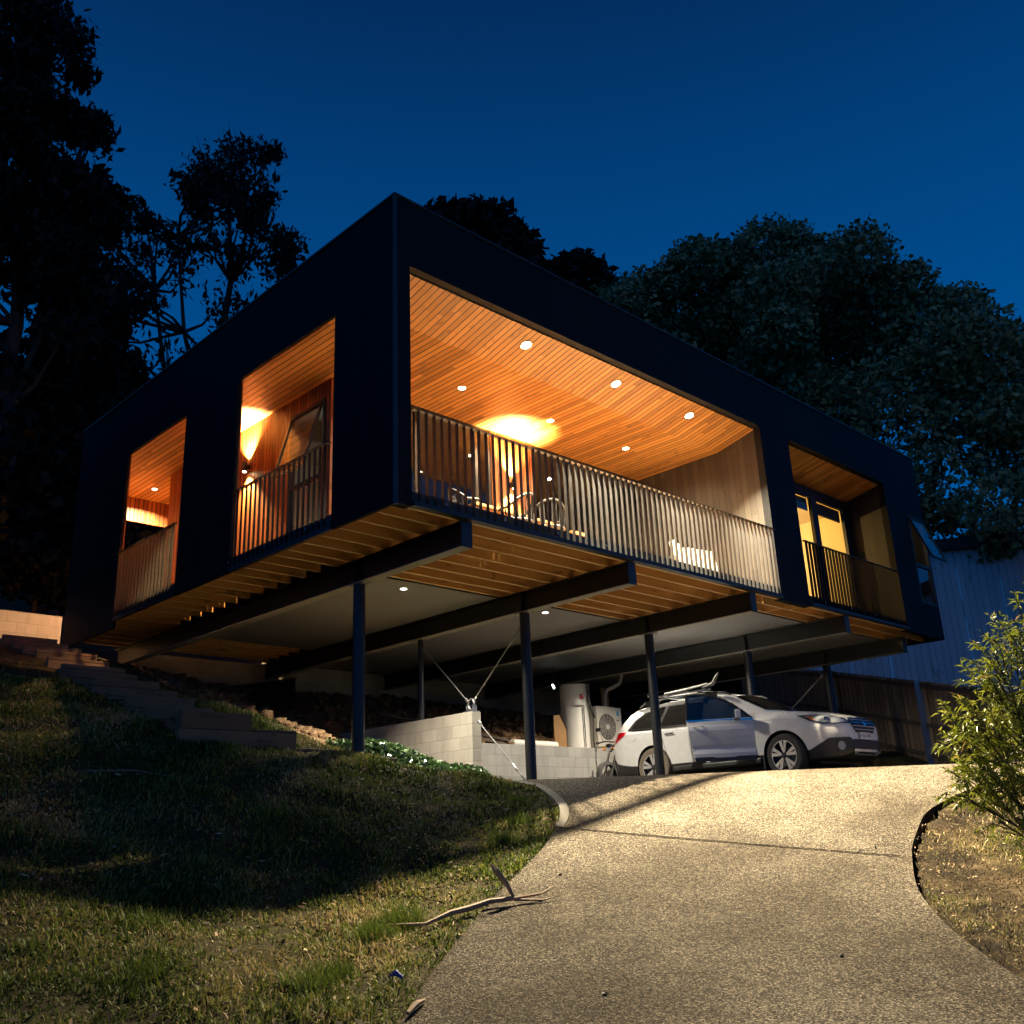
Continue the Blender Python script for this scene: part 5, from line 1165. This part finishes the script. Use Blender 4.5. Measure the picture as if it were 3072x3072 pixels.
# tufts of fresh green
tx=[];ty=[]
for cx,cy,k in((-1.9,-2.2,600),(-1.55,-2.05,500),(-2.6,-2.7,300),(-3.4,-1.7,200),(-2.9,-2.9,260),(.6,-1.0,300),(1.1,-.7,260),(1.6,-.2,220),(2.0,.9,300),(2.25,1.3,240),(-3.9,-2.6,200),(3.1,2.9,260)):
    tx.append(cx+rng.normal(size=k)*.09);ty.append(cy+rng.normal(size=k)*.07)
tx=np.concatenate(tx);ty=np.concatenate(ty);kk=~inside(tx,ty);tx,ty=tx[kk],ty[kk]
V2,F2,T2=blades(tx,ty,.09+.09*rng.random(len(tx)),.008+0*tx,np.clip(.28+.12*rng.random(len(tx)),0,1),.6)
# right garden
n=190000;gx=.5+11*rng.random(n)**1.2;gy=-3.7-5*rng.random(n);kk=(~inside(gx,gy))&(edge_dist(gx,gy,RP)>.05)&(cl_noise(gx,gy,2.2)*.75+cl_noise(gx,gy,7)*.25+.2*rng.normal(size=n)>.62);gx,gy=gx[kk],gy[kk];n=len(gx)
V3,F3,T3=blades(gx,gy,.02+.06*rng.random(n),.006+0*gx,np.clip(.72+.9*(cl_noise(gx+2,gy,2.3)-.5)*-1+.22*rng.normal(size=n),0,1),1.05)
# dirt-slope weeds near steps and under the house edge
n=9000;wx=-3.5+7*rng.random(n);wy=2.0+7.5*rng.random(n);kk=~((wx>-1.55)&(wx<-.55))&(cl_noise(wx,wy,3.3)+.3*rng.normal(size=n)>.6)&(wx<3.9);wx,wy=wx[kk],wy[kk];n=len(wx)
V4,F4,T4=blades(wx,wy,.04+.08*rng.random(n),.012+0*wx,np.clip(.55+.25*rng.normal(size=n),0,1),1.0)
off=0;FA=[]
for V_,F_ in((V1,F1),(V2,F2),(V3,F3),(V4,F4)):FA.append(F_+off);off+=len(V_)
o=npmesh('grass',np.vstack([V1,V2,V3,V4]),np.vstack(FA),M['grass'],col=np.concatenate([T1,T2,T3,T4]));tag(o,'rough mown lawn grass with dry brown patches','grass',kind='stuff')
# twig / leaf litter strewn on lawn and garden
n=1500;ng=15000;lx=np.r_[-5+7*rng.random(n),.5+8*rng.random(ng)];ly=np.r_[-4.5+7*rng.random(n),-3.8-4.2*rng.random(ng)]
kk=~inside(lx,ly)&~((lx>.9)&(ly>2.5))&~((lx>-1.52)&(lx<-.58)&(ly>1.9));lx,ly=lx[kk],ly[kk];n=len(lx);lz=ground_z(lx,ly)+.03
az=rng.random(n)*2*PI;ln=(.015+.035*rng.random(n))*np.where((lx>.4)&(ly<-3.2),.42,1);d=np.stack([np.cos(az)*ln,np.sin(az)*ln,rng.normal(size=n)*.014],1);s=np.stack([-np.sin(az),np.cos(az),.8*np.ones(n)],1)*((.004+.010*rng.random(n))*np.where((lx>.4)&(ly<-3.2),.45,1))[:,None]
P=np.stack([lx,ly,lz],1);V=np.stack([P-d,P+s,P+d,P-s],1).reshape(-1,3)
o=npmesh('leaf_litter',V,np.arange(4*n).reshape(n,4),attr_mat('dry_leaves',[(0,(.025,.017,.010)),(.4,(.10,.065,.035)),(.7,(.30,.20,.10)),(1,(.50,.40,.24))],.8),col=np.repeat(rng.random(n),4));tag(o,'dry fallen leaves and straw scattered over the lawn','leaf litter',kind='stuff')
# fallen clods of fill under the house for texture
n=2600;lx=4.6+9*rng.random(n);ly=5.4+4.8*rng.random(n);left=rng.random(n)<.45;lx=np.where(left,1.2+2.9*rng.random(n),lx);ly=np.where(left,4+6*rng.random(n),ly);lz=ground_z(lx,ly)
V=[];F=[];cube=np.array([(-1,-1,-1),(1,-1,-1),(1,1,-1),(-1,1,-1),(-1,-1,1),(1,-1,1),(1,1,1),(-1,1,1)],float);cf=np.array([(0,3,2,1),(4,5,6,7),(0,1,5,4),(1,2,6,5),(2,3,7,6),(3,0,4,7)])
for i in range(n):
    r_=.02+.06*rng.random()**2;Q=cube*r_*(.6+.8*rng.random((8,3)));V.append(Q+[lx[i],ly[i],lz[i]+r_*.3]);F.append(cf+8*i)
o=npmesh('rubble',np.vstack(V),np.vstack(F),M['clay']);tag(o,'loose clods and stones on the dirt slope under the house','rubble',kind='stuff')
# fallen bark strip on the driveway edge
def gz(x,y,l=.02):
    a_=bool(inside(np.array([x]),np.array([y]))[0]);return (float(Zd(x,y)) if a_ else float(ground_z(np.array(x),np.array(y))))+l
br=empty('fallen_bark_strip',(-.9,-2.3,-4.3),'long forked strip of fallen bark lying across the left driveway edge','bark strip')
pts=[(-1.72,-2.10,.05),(-1.5,-2.30,.05),(-1.25,-2.30,.07),(-1.05,-2.30,.06),(-.85,-2.33,.05),(-.66,-2.42,.05)]
MB().tube([(x,y,gz(x,y,l)) for x,y,l in pts],[.006,.014,.022,.025,.022,.018],7).build('stem',M['twig'],br)
MB().tube([(-.66,-2.42,gz(-.66,-2.42,.05)),(-.42,-2.5,gz(-.42,-2.5,.05)),(-.22,-2.48,gz(-.22,-2.48,.07))],[.016,.012,.003],6).build('fork',M['twig'],br)
MB().tube([(-.66,-2.42,gz(-.66,-2.42,.04)),(-.46,-2.56,gz(-.46,-2.56,.02)),(-.30,-2.60,gz(-.3,-2.6,.03))],[.012,.009,.003],6).build('fork',M['twig'],br)
q0=Vector((-.66,-2.42,gz(-.66,-2.42,.05)));MB().tube([q0,q0+Vector((-.03,.04,.10)),q0+Vector((-.10,.10,.22)),q0+Vector((-.12,.13,.27))],[.012,.022,.030,.012],6).build('curled_bark',M['twig'],br)
for i,(x,y,a_,l,lab) in enumerate(((-2.72,-3.62,.5,.26,'pale curled bark piece at the bottom driveway edge'),(-2.35,-3.1,2.0,.10,'dark blue scrap beside the lower driveway edge'))):
    z=gz(x,y,.03);o=MB().tube([(x,y,z),(x+l*.5*math.cos(a_),y+l*.5*math.sin(a_),z+.03),(x+l*math.cos(a_),y+l*math.sin(a_),gz(x+l*math.cos(a_),y+l*math.sin(a_),.02))],[.012,.02,.008],6).build('bark_piece' if i==0 else 'plastic_scrap',M['twig'] if i==0 else M['plate_blue'],None);tag(o,lab,'bark piece' if i==0 else 'scrap')
for i,(x,y,lab) in enumerate(((-1.66,-4.22,'small curled dark leaf on the driveway, lower centre'),(-.05,-4.95,'dark leaf on the driveway, lower right'),(.21,-2.13,'small dark leaf on the driveway above the fallen bark'))):
    z=float(Zd(x,y));o=MB().add([(x-.03,y,z+.006),(x,y-.018,z+.018),(x+.035,y+.004,z+.006),(x,y+.018,z+.014)],[(0,1,2,3)]).build('fallen_leaf',M['ink'],None);tag(o,lab,'leaf')
# pale stick on the dark bank
x,y=-2.9,1.2;o=MB().tube([(x,y,gz(x,y,.03)),(x+.5,y-.1,gz(x+.5,y-.1,.05)),(x+1.0,y-.35,gz(x+1,y-.35,.03))],[.008,.01,.004],5).build('stick',M['twig'],None);tag(o,'thin dry stick lying on the dark part of the bank','stick')
# ------------------------------------------------------------------ world, camera, render
w=bpy.data.worlds.new('World');scn.world=w;w.use_nodes=True;nt=w.node_tree;nt.nodes.clear()
out=nt.nodes.new('ShaderNodeOutputWorld');bg=nt.nodes.new('ShaderNodeBackground');tc=nt.nodes.new('ShaderNodeTexCoord');sx=nt.nodes.new('ShaderNodeSeparateXYZ');rp=nt.nodes.new('ShaderNodeValToRGB')
nt.links.new(tc.outputs['Generated'],sx.inputs[0]);nt.links.new(sx.outputs['Z'],rp.inputs[0]);nt.links.new(rp.outputs[0],bg.inputs[0]);nt.links.new(bg.outputs[0],out.inputs[0])
e=rp.color_ramp.elements;e[0].position=0;e[0].color=(.0,.095,.33,1);e[1].position=1;e[1].color=(.0005,.008,.042,1)
for p,c in((.2,(0,.082,.295)),(.4,(.0,.064,.235)),(.56,(.0004,.045,.170)),(.72,(.0008,.021,.092))):
    q=e.new(p);q.color=(*c,1)
bg.inputs[1].default_value=.88
sd=bpy.data.lights.new('fill_sun','SUN');sd.energy=.05;sd.angle=RAD(35);sd.color=(1,.93,.8);so=bpy.data.objects.new('fill_sun',sd);COL.objects.link(so)  # added soft warm fill from behind the viewpoint, lifts the trees; no real source
so.rotation_euler=Vector((.55,.62,-.75)).to_track_quat('-Z','Y').to_euler()
cd=bpy.data.cameras.new('Camera');cam=bpy.data.objects.new('Camera',cd);COL.objects.link(cam);scn.camera=cam
cd.sensor_width=36;cd.lens=1842.975/1932*36;cd.clip_end=2000
yw,pt,ro=RAD(45.121),RAD(18.3336),RAD(-2.4087)
Fv=Vector((math.cos(yw)*math.cos(pt),math.sin(yw)*math.cos(pt),math.sin(pt)));Rv=Vector((math.sin(yw),-math.cos(yw),0));Uv=Rv.cross(Fv)
R2=Rv*math.cos(ro)+Uv*math.sin(ro);U2=-Rv*math.sin(ro)+Uv*math.cos(ro)
mm=Matrix((R2,U2,-Fv)).transposed().to_4x4();mm.translation=Vector((-6.6554,-8.6072,-3.7590));cam.matrix_world=mm
scn.render.engine='CYCLES';scn.cycles.max_bounces=8;scn.cycles.diffuse_bounces=4;scn.cycles.transparent_max_bounces=12;scn.cycles.sample_clamp_indirect=6
scn.cycles.caustics_reflective=False;scn.cycles.caustics_refractive=False
scn.view_settings.view_transform='Standard';scn.view_settings.look='None';scn.view_settings.exposure=.46;scn.view_settings.gamma=1
scn.render.resolution_x=1024;scn.render.resolution_y=1024
